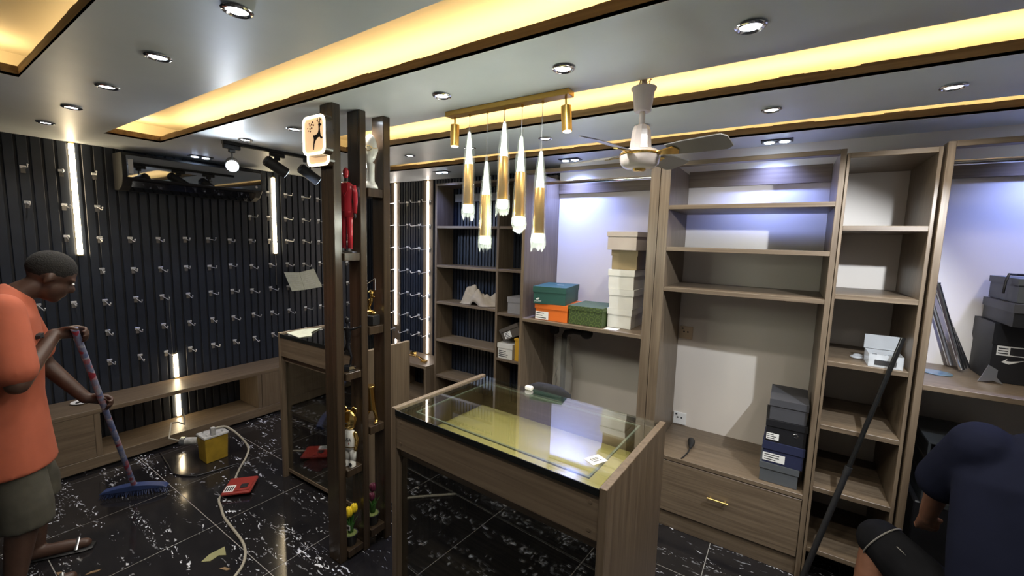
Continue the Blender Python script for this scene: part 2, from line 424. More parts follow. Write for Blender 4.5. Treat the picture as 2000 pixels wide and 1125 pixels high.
make_pair('twin_downlight', -4.30, 1.60, PI / 2, 'black twin downlight above the glossy air conditioner', (-4.5, 1.6, 0), 10)
make_pair('twin_downlight', 1.10, 3.0, 0, 'black twin downlight above the bay with the leaning steel tubes', (1.0, 3.15, 0), 36)

# ------------------------------------------------------------ wall benches
def panelset(t, specs):
    for (nm, mt, *b) in specs: board(nm, t, mt, *b)
t = thing('wall_bench', 'long low taupe bench along the black slatted wall with an open middle', 'bench', (-4.4, 1.2, 0))
xf = -4.216; xk = XL + 0.003
panelset(t, [('top_board', 'wood_y', xk, xf, -1.2, 3.455, 0.435, 0.468), ('base_board', 'wood_y', xk, xf, -1.2, 3.05, 0.02, 0.10),
             ('front_panel', 'wood_y', xf - 0.022, xf - 0.002, -1.2, 0.795, 0.101, 0.434), ('divider', 'wood_z', xk, xf - 0.002, 0.796, 0.83, 0.101, 0.434),
             ('divider', 'wood_z', xk, xf - 0.002, 1.95, 1.985, 0.101, 0.434), ('door_panel', 'wood_z', xf - 0.022, xf - 0.002, 1.99, 2.40, 0.101, 0.434),
             ('door_panel', 'wood_z', xf - 0.022, xf - 0.002, 2.405, 3.05, 0.101, 0.434), ('plinth', 'black', xk + 0.05, xf - 0.03, -1.2, 3.05, 0.0, 0.02)])
t = thing('corner_bench', 'short taupe bench under the hook panel between two lit strips', 'bench', (-3.6, 3.27, 0))
panelset(t, [('top_board', 'wood_x', -4.212, -3.085, 3.085, YB - 0.015, 0.435, 0.468), ('end_panel', 'wood_z', -3.115, -3.085, 3.085, YB - 0.015, 0.0, 0.434),
             ('base_board', 'wood_x', -4.212, -3.116, 3.09, YB - 0.015, 0.02, 0.10), ('divider', 'wood_z', -3.65, -3.62, 3.10, YB - 0.015, 0.101, 0.434)])

# ------------------------------------------------------------ shelf units
T = 0.025
def unit(name, label, x0, x1, y0, y1, top, shelves, extra=(), left=T, right=T, head=None, back=0.0):
    t = thing(name, label, 'shelf unit', ((x0 + x1) / 2, (y0 + y1) / 2, 0))
    specs = [('side_panel', 'wood_z', x0, x0 + left, y0, y1, 0, top), ('side_panel', 'wood_z', x1 - right, x1, y0, y1, 0, top),
             ('header_rail' if head else 'top_panel', 'wood_x', x0 + left, x1 - right, y0, (y0 + head) if head else y1, top - T, top)]
    for z in shelves: specs.append(('shelf', 'wood_x', x0 + left, x1 - right, y0 + 0.001, y1 - (back if z > 1.5 else 0), z - T, z))
    panelset(t, specs + list(extra)); return t
yb = YW - 0.002; y0 = 2.66
uA = thing('shelf_unit', 'narrow open-backed taupe shelf in front of black slats, with a crumpled cloth', 'shelf unit', (-2.4, 3.33, 0))
ya, yz = 3.20, YB - 0.008
panelset(uA, [('side_panel', 'wood_z', -3.08, -3.055, ya, yz, 0, 2.36), ('divider', 'wood_z', -2.295, -2.27, ya, yz, 0, 2.335), ('side_panel', 'wood_z', -1.71, -1.685, ya, yz, 0, 2.335),
              ('top_panel', 'wood_x', -3.055, -1.685, ya, yz, 2.336, 2.36)] +
         [('shelf', 'wood_x', -3.055, -2.295, ya + 0.002, yz, z - T, z) for z in (1.935, 1.535, 1.154, 0.754, 0.364, 0.08)] +
         [('shelf', 'wood_x', -2.27, -1.71, ya + 0.002, yz, z - T, z) for z in (1.935, 1.539, 1.126, 0.688, 0.30)])
board('cable_channel', uA, 'clipgrey', -2.98, -2.40, yz - 0.06, yz - 0.004, 2.19, 2.27)
uC = unit('display_bay', 'wide taupe bay with stacked shoe boxes on its single shelf', -1.678, -0.698, y0, yb, 2.315, [1.225],
          [('back_rail', 'wood_x', -1.652, -0.756, yb - 0.02, yb, 2.20, 2.285)], right=0.057, head=0.06)
MB().cyl((-1.652, 2.80, 2.235), (-0.756, 2.80, 2.235), 0.0125, n=14).build('hanging_rod', 'chrome', uC, smooth=True)
uD = unit('display_unit', 'tall taupe unit with three upper shelves and a wide drawer below', -0.695, 0.188, y0, yb, 2.296, [2.042, 1.793, 1.547, 0.48],
          [('back_rail', 'wood_x', -0.637, 0.164, yb - 0.02, yb, 2.205, 2.312), ('plinth', 'wood_x', -0.637, 0.164, y0 + 0.02, y0 + 0.04, 0, 0.108),
           ('drawer_box', 'wood_x', -0.63, 0.157, y0 + 0.03, yb - 0.05, 0.12, 0.44)], left=0.058, right=0.024, head=0.06, back=0.04)
dr = board('drawer_front', uD, 'wood_x', -0.634, 0.161, y0 + 0.003, y0 + 0.022, 0.116, 0.449)
hd = MB().cyl((-0.297, y0 - 0.022, 0.302), (-0.183, y0 - 0.022, 0.302), 0.006, n=12).cyl((-0.28, y0 - 0.022, 0.302), (-0.28, y0 + 0.003, 0.302), 0.004, n=8).cyl((-0.20, y0 - 0.022, 0.302), (-0.20, y0 + 0.003, 0.302), 0.004, n=8)
tag(hd.build('handle', 'brass', dr, smooth=True), 'brass bar handle')
for o in uD.children:
    for c in o.children: c.location = (0, 0, 0)
uE = unit('ladder_shelf', 'narrow taupe shelf unit with six bays and a clear tub', 0.191, 0.528, y0, yb, 2.274, [1.922, 1.58, 1.233, 0.893, 0.547, 0.20], right=0.014, left=0.012)
uF = unit('hanging_bay', 'wide taupe bay with black shoe boxes and leaning steel tubes', 0.537, 1.72, y0 - 0.02, yb, 2.29, [1.19, 0.16],
          [('back_rail', 'wood_x', 0.563, 1.694, yb - 0.02, yb, 2.195, 2.27)], left=0.026, head=0.06)
MB().cyl((0.563, 2.80, 2.22), (1.694, 2.80, 2.22), 0.0125, n=14).build('hanging_rod', 'chrome', uF, smooth=True)

# ------------------------------------------------------------ glass showcases
def showcase(name, label, loc, rz, W, D, Hh, ap, rail, shelf, tray, rows_):
    t = thing(name, label, 'display case', loc, rz)
    p = 0.026
    def bd(nm, mt, *b): return board(nm, t, mt, *b, local=True)
    bd('end_panel', 'wood_z', 0, p, 0, D, 0, Hh); bd('end_panel', 'wood_z', W - p, W, 0, D, 0, Hh)
    bd('front_apron', 'wood_x', p, W - p, 0.004, 0.024, ap, Hh - 0.030)
    bd('back_panel', 'wood_x', p, W - p, D - 0.022, D - 0.004, 0.06, Hh - 0.030)
    bd('front_rail', 'wood_x', p, W - p, 0.028, 0.050, rail, rail + 0.035)
    bd('tray', tray, p, W - p, 0.026, D - 0.024, ap + 0.004, ap + 0.016)
    for z in shelf: bd('shelf', 'wood_x', p, W - p, 0.055, D - 0.024, z - 0.022, z)
    bd('base_board', 'wood_x', p, W - p, 0.03, D - 0.024, 0.035, 0.06)
    g = MB().box(p + 0.001, W - p - 0.001, 0.002, D - 0.003, Hh - 0.016, Hh - 0.008).build('glass_top', 'glass', t, local=True)
    e = MB().box(p, W - p, -0.002, 0.0018, Hh - 0.030, Hh - 0.006).box(W - p - 0.010, W - p - 0.0005, 0.002, D - 0.003, Hh - 0.029, Hh - 0.0165).box(p + 0.0005, p + 0.010, 0.002, D - 0.003, Hh - 0.029, Hh - 0.0165).box(p, W - p, D - 0.014, D - 0.004, Hh - 0.029, Hh - 0.0165)
    e.build('gasket', 'gasket', t, local=True)
    f = 0.062; q = 0.008; z0, z1 = Hh - 0.024, Hh - 0.018
    fr = MB().box(p + f, W - p - f, f, f + q, z0, z1).box(p + f, W - p - f, D - f - q, D - f, z0, z1).box(p + f, p + f + q, f + q, D - f - q, z0, z1).box(W - p - f - q, W - p - f, f + q, D - f - q, z0, z1)
    fr.build('inner_frame', 'glassedge', t, local=True)
    MB().box(p + 0.002, W - p - 0.002, 0.034, 0.039, 0.062, rail - 0.001).build('front_glass', 'glassfront', t, local=True)
    for (sx, sz) in ((p + 0.03, Hh - 0.06), (W - p - 0.03, Hh - 0.06), (p + 0.03, ap + 0.03), (W - p - 0.03, ap + 0.03)):
        MB().cyl((sx, 0.0045, sz), (sx, 0.0020, sz), 0.006, n=10).build('screw_cap', 'wood_x', t, local=True)
    return t
M['tray'] = plain('khaki tray lining', (0.50, 0.42, 0.15), 0.7, noise=0.05, nscale=3)
case1 = showcase('glass_showcase', 'glass-topped taupe display case with a khaki tray and a barcode sticker', (-1.426, 1.215, 0), R(-2.1), 1.02, 0.63, 1.05, 0.865, 0.822, [0.30], 'tray', 2)
case2 = showcase('glass_showcase', 'glass-topped taupe display case with sheets of paper, by the slatted wall', (-3.03, 1.55, 0), R(1.2), 0.905, 0.41, 1.10, 0.93, 0.885, [0.50], 'wood_x', 2)

# ------------------------------------------------------------ post divider
t = thing('post_divider', 'dark wooden room divider of three posts with staggered small shelves', 'room divider', (-1.96, 1.44, 0))
PX = [(-2.030, -1.925, 1.280, 1.325), (-2.007, -1.903, 1.420, 1.460), (-1.980, -1.883, 1.556, 1.602)]
for b in PX: board('post', t, 'post', *b, 0.0, ZC, bevel=0.003)
S12 = [1.715, 1.075, 0.53, 0.055]; S23 = [2.06, 1.31, 0.735, 0.11]
for z in S12: board('shelf', t, 'post', -2.022, -1.910, 1.3255, 1.4195, z - 0.040, z)
for z in S23: board('shelf', t, 'post', -1.998, -1.890, 1.4605, 1.5555, z - 0.045, z)
# ------------------------------------------------------------ wall light strips
def led_line(label, x0, x1, y0, y1, z0, z1, mat, cap):
    t = thing('light_strip', label, 'light strip', ((x0 + x1) / 2, (y0 + y1) / 2, z0))
    MB().box(x0, x1, y0, y1, z0 + 0.01, z1 - 0.01).build('tube', mat, t, bevel=0.003)
    MB().box(x0, x1, y0, y1, z0, z0 + 0.0095).box(x0, x1, y0, y1, z1 - 0.0095, z1).build('end_caps', cap, t)
    return t
led_line('bright warm light strip on the slatted wall beside the sweeping person', XL, XL + 0.016, 0.855, 0.885, 1.595, ZC - 0.002, 'led', 'brass')
led_line('bright warm light strip on the slatted wall right beside the air conditioner', XL, XL + 0.016, 2.34, 2.37, 1.59, ZC - 0.05, 'led', 'brass')
led_line('short warm light strip standing on the long bench top', XL, XL + 0.016, 1.415, 1.445, 0.469, 0.705, 'led', 'brass')
led_line('short warm light strip in the open niche under the long bench', XL, XL + 0.016, 1.415, 1.445, 0.101, 0.433, 'led', 'brass')
led_line('slim white light strip ending above the corner bench in a brass clip', -3.968, -3.948, YB - 0.026, YB - 0.0145, 0.735, ZC - 0.002, 'ledw', 'brass')
led_line('slim white light strip running down onto the corner bench', -3.434, -3.414, YB - 0.026, YB - 0.0145, 0.47, ZC - 0.002, 'ledw', 'brass')
tag(MB().tube([(XL + 0.004, 1.412, 0.70), (XL + 0.005, 1.408, 1.0), (XL + 0.004, 1.410, 1.23)], 0.0018, 6).build('thin_wire', 'steel'), 'thin wire rising from the short strip on the bench to a hook', 'wire')
tag(MB().tube([(XL + 0.004, 2.358, 1.26), (XL + 0.004, 2.356, 1.59)], 0.0018, 6).build('thin_wire', 'steel'), 'thin wire hanging below the strip beside the air conditioner', 'wire')

# ------------------------------------------------------------ hooks
def make_hook():
    t = thing('slat_hook', '', 'hook')
    MB().box(0.0, 0.006, -0.016, 0.016, -0.002, 0.016).box(0.006, 0.011, -0.016, 0.016, 0.008, 0.016).build('bracket', 'hookmetal', t, local=True, bevel=0.001)
    MB().box(0.001, 0.004, -0.012, 0.012, -0.036, -0.003).build('clip_plate', 'clipgrey', t, local=True)
    MB().tube([(0.005, 0, 0.001), (0.06, 0, -0.004), (0.118, 0, -0.010), (0.130, 0, -0.006), (0.136, 0, 0.008)], 0.0032, 7).build('arm', 'hookmetal', t, smooth=True, local=True)
    MB().ell((0.136, 0, 0.011), 0.0055, 8, 6).build('tip', 'hookmetal', t, smooth=True, local=True)
    return t
hk = make_hook(); first = True
rowz = [2.225, 1.975, 1.735, 1.482, 1.230, 0.970, 0.725]
names = ['topmost row', 'second row down', 'third row down', 'fourth row down', 'fifth row down', 'sixth row down', 'lowest row']
cols = [0.620 + 0.1862 * i for i in range(15)]
skip = {0: range(3, 9), 1: range(3, 8), 2: [0], 3: [0, 1], 4: [], 5: [0], 6: [0, 1]}
def put_hook(loc, rz, label, group, tilt=0.0):
    global first
    o = hk if first else copy_tree(hk); first = False
    o.location = loc; o.rotation_euler = (0, tilt, rz); tag(o, label, 'hook', group); return o
for r_, z in enumerate(rowz):
    for c_, yy in enumerate(cols):
        if c_ in skip[r_] or yy > 3.3: continue
        put_hook((XL + 0.0005, yy + random.uniform(-0.006, 0.006), z + random.uniform(-0.006, 0.006)), random.uniform(-0.12, 0.12),
                 'chrome hook in the %s on the long black slatted wall' % names[r_], '%s of hooks on the long slatted wall' % names[r_], random.uniform(-0.05, 0.14))
for r_, z in enumerate([2.210, 1.951, 1.688, 1.423, 1.160, 0.906, 0.700]):
    for c_, xx in enumerate((-3.985, -3.762, -3.569, -3.395)):
        off = 0.015 if c_ in (0, 3) else 0.0067
        put_hook((xx, YB - off, z + random.uniform(-0.005, 0.005)), -PI / 2 + random.uniform(-0.1, 0.1),
                 'chrome hook in the %s of the narrow panel with two white strips' % names[r_], '%s of hooks between the white strips' % names[r_])

# ------------------------------------------------------------ air conditioner
t = thing('air_conditioner', 'long glossy black air conditioner under the ceiling on the slatted wall', 'air conditioner', (XL, 1.62, 2.12))
prof = [(0.001, 0.0), (0.10, 0.0), (0.17, 0.03), (0.215, 0.085), (0.225, 0.10), (0.225, 0.26), (0.215, 0.285), (0.001, 0.29)]
MB().prism(prof, lambda a, b: (XL + a, 1.10, 2.12 + b), lambda a, b: (XL + a, 2.14, 2.12 + b)).build('casing', 'black', t, bevel=0.004)
MB().box(XL + 0.2255, XL + 0.233, 1.125, 2.125, 2.215, 2.385).build('gloss_panel', 'darkmirror', t, bevel=0.003)
MB().prism([(0.112, -0.004), (0.176, 0.024), (0.21, 0.07), (0.206, 0.073), (0.172, 0.029), (0.112, 0.001)], lambda a, b: (XL + a + 0.004, 1.16, 2.12 + b), lambda a, b: (XL + a + 0.004, 2.08, 2.12 + b)).build('louvre', 'blackgloss', t)
MB().box(XL + 0.2335, XL + 0.2345, 1.135, 1.165, 2.245, 2.355).build('energy_label', 'paper', t)
MB().cyl((XL + 0.233, 2.08, 2.25), (XL + 0.2345, 2.08, 2.25), 0.012, n=12).build('badge', 'steel', t)

# ------------------------------------------------------------ track and spotlights
t = thing('ceiling_track', 'thin black lighting track on the ceiling near the slatted wall', 'lighting track', (-3.4, 1.8, ZC))
MB().box(-3.418, -3.382, 1.40, 2.30, ZC - 0.022, ZC).build('rail', 'black', t, bevel=0.002)
MB().box(-3.406, -3.394, 1.41, 2.29, ZC - 0.023, ZC - 0.0222).build('groove', 'groove', t)
def track_spot(y, aim, label, lit, zdrop=0.16, length=0.16, rad=0.042):
    t = thing('track_spotlight', label, 'spotlight', (-3.4, y, ZC - 0.023))
    MB().box(-3.414, -3.386, y - 0.055, y + 0.055, ZC - 0.052, ZC - 0.0235).box(-3.412, -3.388, y - 0.02, y + 0.02, ZC - 0.075, ZC - 0.0525).build('adaptor', 'black', t, bevel=0.003)
    c = Vector((-3.4, y, ZC - zdrop)); d = Vector(aim).normalized()
    MB().cyl((-3.4, y, ZC - 0.075), c, 0.006, n=10).build('stem', 'black', t, smooth=True)
    a = c - d * length * 0.55; b = c + d * length * 0.45
    MB().cyl(a, b, rad, n=28).build('lamp_body', 'black', t, smooth=True)
    MB().cyl(a - d * 0.012, a + d * 0.002, rad * 0.72, rad * 0.95, n=24).build('heat_sink', 'black', t, smooth=True)
    MB().cyl(b + d * 0.0005, b + d * 0.003, rad * 0.86, n=26).build('lens', 'lampbright' if lit else 'lampdim', t)
    spot('track_lamp', b + d * 0.012, 70 if lit else 22, (0.60, 0.74, 1.0), 46 if lit else 75, 0.8, aim=b + d)
track_spot(1.46, Vector((-0.55, 0.25, 1.45)) - Vector((-3.4, 1.46, 2.29)), 'brightly shining black track spotlight aimed into the room', True)
track_spot(1.78, (0.15, 0.85, -0.50), 'black track spotlight on the track beside the shining one', False, zdrop=0.13)
track_spot(2.05, (0.15, 0.85, -0.55), 'black track spotlight at the end of the track farthest from the shining one', False, zdrop=0.15)

# ------------------------------------------------------------ pendant fixture
t = thing('pendant_fixture', 'gold ceiling bar with five plastic-wrapped pendant lights and two gold spots', 'pendant lamp', (-1.19, 1.70, ZC))
tag(MB().box(-1.54, -0.84, 1.665, 1.722, ZC - 0.024, ZC).build('ceiling_bar', 'goldmatte', t, bevel=0.002), 'flat gold bar')
PEND = [(-1.400, 2.36, 1.914), (-1.288, 2.206, 1.755), (-1.186, 2.382, 1.930), (-1.088, 2.306, 1.847), (-0.980, 2.228, 1.770)]
for k, (px, zt, zb) in enumerate(PEND):
    h = zt - zb; yy = 1.695
    MB().tube([(px, yy, ZC - 0.024), (px, yy, zt - 0.02)], 0.0014, 6).build('cable', 'steel', t)
    MB().cyl((px, yy, ZC - 0.034), (px, yy, ZC - 0.0245), 0.006, n=10).build('cable_grip', 'gold', t)
    zg = zb + h * 0.15; zk = zb + h * 0.60
    s_ = MB().lathe([(0.0245, zg), (0.026, zg + 0.002), (0.0225, zk - 0.002), (0.021, zk)], (px, yy, 0), n=24).build('gold_tube', 'goldmatte', t, smooth=True)
    MB().lathe([(0.020, zk + 0.0005), (0.0145, zk + h * 0.12), (0.0075, zt - 0.03), (0.004, zt - 0.02)], (px, yy, 0), n=20).build('acrylic_cone', 'acryltop', t, smooth=True)
    MB().lathe([(0.020, zb + h * 0.06), (0.0255, zb + h * 0.075), (0.0255, zg - 0.001), (0.020, zg - 0.0005)], (px, yy, 0), n=24).build('lit_tip', 'acryl', t, smooth=True)
    rn = random.Random(40 + k); rings = []
    for (rr_, zz, jit) in ((0.010, zt + 0.012, 0.002), (0.007, zt - 0.008, 0.001), (0.014, zt - 0.05, 0.003), (0.026, zk + 0.05, 0.003), (0.029, zk, 0.002), (0.031, (zk + zg) / 2, 0.002), (0.033, zg, 0.002), (0.034, zb + h * 0.07, 0.004), (0.030, zb + h * 0.03, 0.008), (0.026, zb, 0.012)):
        rings.append((rr_, zz, jit))
    n = 16; vs = []; fs = []
    for j, (rr_, zz, jit) in enumerate(rings):
        for i in range(n):
            a = 2 * PI * i / n; q = rr_ + rn.uniform(-jit, jit)
            zj = rn.uniform(-0.018, 0.012) if j == len(rings) - 1 else 0
            vs.append((px + q * math.cos(a), yy + q * math.sin(a), zz + zj))
    for j in range(len(rings) - 1):
        for i in range(n): fs.append((j * n + i, j * n + (i + 1) % n, (j + 1) * n + (i + 1) % n, (j + 1) * n + i))
    tag(MB().add(vs, fs).build('plastic_wrap', 'film', t, smooth='all'), 'crinkled clear plastic sleeve')
    ld = bpy.data.lights.new('pendant_lamp', 'POINT'); ld.energy = 1.3; ld.color = (0.95, 1.0, 0.85); ld.shadow_soft_size = 0.025
    o = bpy.data.objects.new('pendant_lamp', ld); COL.objects.link(o); o.location = (px, yy, zb - 0.03)
for px, dx in ((-1.497, 0.0), (-0.866, 0.012)):
    MB().cyl((px, 1.695, ZC - 0.024), (px + dx * 0.2, 1.695, 2.385), 0.005, n=10).build('spot_stem', 'gold', t, smooth=True)
    MB().cyl((px + dx * 0.2, 1.695, 2.386), (px + dx, 1.695, 2.280), 0.0225, n=24).build('spot_body', 'goldmatte', t, smooth=True)
    MB().cyl((px + dx, 1.695, 2.2795), (px + dx, 1.695, 2.277), 0.018, n=20).build('spot_lens', 'acryl', t)

# ------------------------------------------------------------ ceiling fan
FX, FY = -0.55, 1.76
t = thing('ceiling_fan', 'off-white ceiling fan with four grey blades and loose wires on top', 'ceiling fan', (FX, FY, 2.6))
c = (FX, FY, 0)
MB().lathe([(0.030, 2.335), (0.034, 2.340), (0.043, 2.415), (0.049, 2.422), (0.050, 2.428), (0.040, 2.429)], c, 28).build('canopy', 'pinkwhite', t, smooth=True)
MB().cyl((FX, FY, 2.20), (FX, FY, ZS - 0.001), 0.0115, n=16).build('down_rod', 'pinkwhite', t, smooth=True)
MB().lathe([(0.046, 2.185), (0.044, 2.20), (0.037, 2.262), (0.030, 2.278), (0.014, 2.286)], c, 10).build('collar', 'pinkwhite', t)
MB().lathe([(0.030, 2.110), (0.060, 2.114), (0.076, 2.128), (0.080, 2.150), (0.079, 2.172), (0.066, 2.184), (0.05, 2.186)], c, 32).build('motor_housing', 'pinkwhite', t, smooth=True)
MB().lathe([(0.079, 2.160), (0.0825, 2.163), (0.0825, 2.168), (0.079, 2.171)], c, 32).build('trim_band', 'gold', t, smooth=True)
MB().lathe([(0.018, 2.100), (0.026, 2.104), (0.026, 2.1098)], c, 20).build('bottom_cap', 'gold', t, smooth=True)
for k, a in enumerate((-13, 77, 167, 257)):
    ca, sa = math.cos(R(a)), math.sin(R(a))
    def W(r_, s_, z_, ca=ca, sa=sa): return (FX + r_ * ca - s_ * sa, FY + r_ * sa + s_ * ca, z_)
    br = MB().prism([(0.078, -0.014), (0.15, -0.03), (0.165, 0.0), (0.15, 0.03), (0.078, 0.014)], lambda p, q: W(p, q, 2.163 - q * 0.25), lambda p, q: W(p, q, 2.167 - q * 0.25))
    b_ = MB().prism([(0.125, -0.040), (0.20, -0.050), (0.335, -0.055), (0.352, -0.035), (0.350, 0.030), (0.325, 0.047), (0.20, 0.042), (0.125, 0.034)], lambda p, q: W(p, q, 2.168 - q * 0.30), lambda p, q: W(p, q, 2.172 - q * 0.30))
    bl = b_.build('blade', 'fanblade', t)
    br.build('blade_bracket', 'gold', t)
for k in range(5):
    rn = random.Random(k)
    pts = [(FX + 0.02 * math.cos(k * 1.3), FY + 0.02 * math.sin(k * 1.3), 2.43 + 0.0)]
    for q in range(1, 5): pts.append((FX + rn.uniform(-0.03, 0.03), FY + rn.uniform(-0.03, 0.03), 2.43 + q * 0.042))
    pts[-1] = (FX + 0.018 * math.cos(k), FY + 0.018 * math.sin(k), ZS - 0.002)
    MB().tube(pts, 0.0022, 6).build('wire', ['gold', 'white', 'gold', 'black', 'white'][k], t, smooth=True)

# lamp over the tall shelves that throws the sharp shelf shadows
t = thing('hanging_spotlight', 'black spotlight hanging from the fan cove by the tall shelves', 'spotlight', (0.62, 1.84, ZS))
MB().cyl((0.62, 1.84, 2.26), (0.62, 1.84, ZS), 0.006, n=10).build('stem', 'black', t, smooth=True)
lp = Vector((0.62, 1.84, 2.2)); ld_ = (Vector((-0.22, 3.2, 1.15)) - lp).normalized()
MB().cyl(lp - ld_ * 0.08, lp + ld_ * 0.05, 0.04, n=24).build('lamp_body', 'black', t, smooth=True)
MB().cyl(lp + ld_ * 0.0505, lp + ld_ * 0.053, 0.034, n=24).build('lens', 'lampcool', t)
spot('hanging_lamp', lp + ld_ * 0.06, 46, (0.86, 0.92, 1.0), 80, 0.45, aim=lp + ld_, size=0.012)

# ------------------------------------------------------------ illuminated sign
def rrect(w_, h_, r_, n=6):
    pts = []
    for cx, cz, a0 in ((w_ / 2 - r_, h_ / 2 - r_, 0), (-w_ / 2 + r_, h_ / 2 - r_, 90), (-w_ / 2 + r_, -h_ / 2 + r_, 180), (w_ / 2 - r_, -h_ / 2 + r_, 270)):
        for i in range(n + 1):
            a = R(a0 + 90 * i / n); pts.append((cx + r_ * math.cos(a), cz + r_ * math.sin(a)))
    return pts
def ring_prism(mb, outer, inner, f0, f1):
    n = len(outer); vs = [f0(*p) for p in outer] + [f0(*p) for p in inner] + [f1(*p) for p in outer] + [f1(*p) for p in inner]; fs = []
    for i in range(n):
        j = (i + 1) % n
        fs += [(i, j, n + j, n + i), (2 * n + i, 3 * n + i, 3 * n + j, 2 * n + j), (i, 2 * n + i, 2 * n + j, j), (n + i, n + j, 3 * n + j, 3 * n + i)]
    return mb.add(vs, fs)
def sign(name, label, cx, cz, w_, h_, ya, yb_, deer):
    t = thing(name, label, 'sign', (cx, (ya + yb_) / 2, cz - h_ / 2))
    P = lambda y_: (lambda a, b: (cx + a, y_, cz + b))
    MB().prism(rrect(w_, h_, 0.035), P(ya + 0.006), P(yb_)).build('case', 'post', t)
    ring_prism(MB(), rrect(w_ - 0.004, h_ - 0.004, 0.034), rrect(w_ - 0.026, h_ - 0.026, 0.026), P(ya), P(ya + 0.0055)).build('lit_rim', 'signrim', t)
    MB().prism(rrect(w_ - 0.028, h_ - 0.028, 0.025), P(ya + 0.003), P(ya + 0.0057)).build('face', 'signface', t)
    if deer:
        body = [(-0.034, -0.068), (-0.026, -0.066), (-0.020, -0.040), (-0.008, -0.024), (0.008, -0.014), (0.022, -0.012), (0.036, -0.022), (0.046, -0.020), (0.044, -0.014), (0.036, -0.012), (0.030, -0.002), (0.028, 0.010), (0.026, 0.030), (0.030, 0.038), (0.038, 0.040), (0.038, 0.045), (0.028, 0.049), (0.018, 0.050), (0.013, 0.045), (0.016, 0.040), (0.017, 0.024), (0.012, 0.010), (0.002, 0.002), (-0.014, -0.002), (-0.026, 0.000), (-0.031, -0.006), (-0.026, -0.010), (-0.024, -0.022), (-0.028, -0.040)]
        ox = 0.026
        MB().prism([(a + ox, b) for a, b in body], P(ya + 0.0012), P(ya + 0.0028)).build('leaping_deer', 'ink', t)
        an = MB()
        for pl in ([(0.020, 0.050), (0.010, 0.062), (0.008, 0.074)], [(0.012, 0.060), (0.002, 0.066)], [(0.026, 0.050), (0.028, 0.064), (0.024, 0.076)], [(0.028, 0.062), (0.036, 0.070)]):
            an.tube([(cx + ox + a, ya + 0.002, cz + b) for a, b in pl], 0.0016, 5)
        an.build('antlers', 'ink', t)
        for (a, b, r_) in ((-0.040, 0.050, 0.005), (-0.054, 0.046, 0.0035), (-0.040, 0.034, 0.005), (-0.054, 0.032, 0.004), (-0.066, 0.024, 0.003), (-0.030, 0.060, 0.004), (-0.052, 0.020, 0.0035), (-0.074, 0.036, 0.0025), (-0.060, 0.056, 0.0025), (-0.026, 0.046, 0.0045)):
            MB().cyl((cx + ox + a, ya + 0.0012, cz + b), (cx + ox + a, ya + 0.0028, cz + b), r_, n=10).build('dot', 'ink', t)
    return t
sign('lit_sign', 'lit rounded sign with a leaping deer and dots on the front post', -1.942, 2.275, 0.185, 0.185, 1.190, 1.235, True)
sign('lit_sign', 'lit rounded frame half hidden behind the deer sign', -1.998, 2.236, 0.192, 0.185, 1.245, 1.278, False)
# ------------------------------------------------------------ organic helper
def organic(mb, name, mat, parent, voxel=0.008, smooth=4, local=False):
    o = mb.build(name, mat, parent, smooth='all', local=local)
    rm = o.modifiers.new('remesh', 'REMESH'); rm.mode = 'VOXEL'; rm.voxel_size = voxel; rm.use_smooth_shade = True
    if smooth:
        sm = o.modifiers.new('smooth', 'SMOOTH'); sm.factor = 0.5; sm.iterations = smooth
    return o

# ------------------------------------------------------------ figurines on the post divider
M['redsuit'] = plain('glossy red lacquer', (0.34, 0.018, 0.028), 0.18, coat=0.5)
M['cream'] = plain('cream shirt', (0.62, 0.48, 0.32), 0.5)
M['ceramic'] = plain('white glossy ceramic', (0.70, 0.70, 0.66), 0.12, coat=0.5)
M['bronze'] = plain('dark metal figure', (0.030, 0.030, 0.034), 0.22, metal=0.6)
M['yellowpetal'] = plain('yellow tulip petal', (0.80, 0.58, 0.02), 0.5)
M['purplepetal'] = plain('dark purple tulip petal', (0.10, 0.012, 0.035), 0.5)
M['leaf'] = plain('green tulip leaf', (0.05, 0.16, 0.03), 0.5, noise=0.25, nscale=20)
M['moss'] = plain('dry moss', (0.16, 0.20, 0.06), 0.9, noise=0.4, nscale=60)

t = thing('suit_figurine', 'small red mannequin figurine in a red suit with a dark tie', 'figurine', (-1.955, 1.3725, 1.715 + 0.0015), R(22)); t.scale = (0.90, 0.60, 1.0)
k = 0.43
MB().box(-0.05, 0.05, -0.032, 0.032, 0.0, 0.006).build('stand', 'steel', t, local=True)
for s in (-1, 1):
    MB().loft([((s * 0.020, -0.010, 0.0065), 0.013, 0.030), ((s * 0.020, -0.010, 0.014), 0.012, 0.027), ((s * 0.020, -0.010, 0.022), 0.009, 0.016)], n=12).build('shoe', 'black', t, smooth=True, local=True)
    MB().loft([((s * 0.021, 0.003, 0.018), 0.0155, 0.019), ((s * 0.021, 0.002, 0.10), 0.0165, 0.019), ((s * 0.020, 0, 0.17), 0.0195, 0.021), ((s * 0.018, 0, 0.215), 0.022, 0.023)], n=14).build('trouser_leg', 'redsuit', t, smooth='all', local=True)
    MB().loft([((s * 0.050, 0, 0.345), 0.013, 0.016), ((s * 0.058, -0.001, 0.31), 0.0145, 0.016), ((s * 0.061, -0.003, 0.26), 0.0125, 0.014), ((s * 0.060, -0.008, 0.205), 0.0105, 0.012)], n=12).build('sleeve', 'redsuit', t, smooth='all', local=True)
    MB().ell((s * 0.060, -0.010, 0.192), (0.007, 0.009, 0.014), 10, 8).build('hand', 'black', t, smooth='all', local=True)
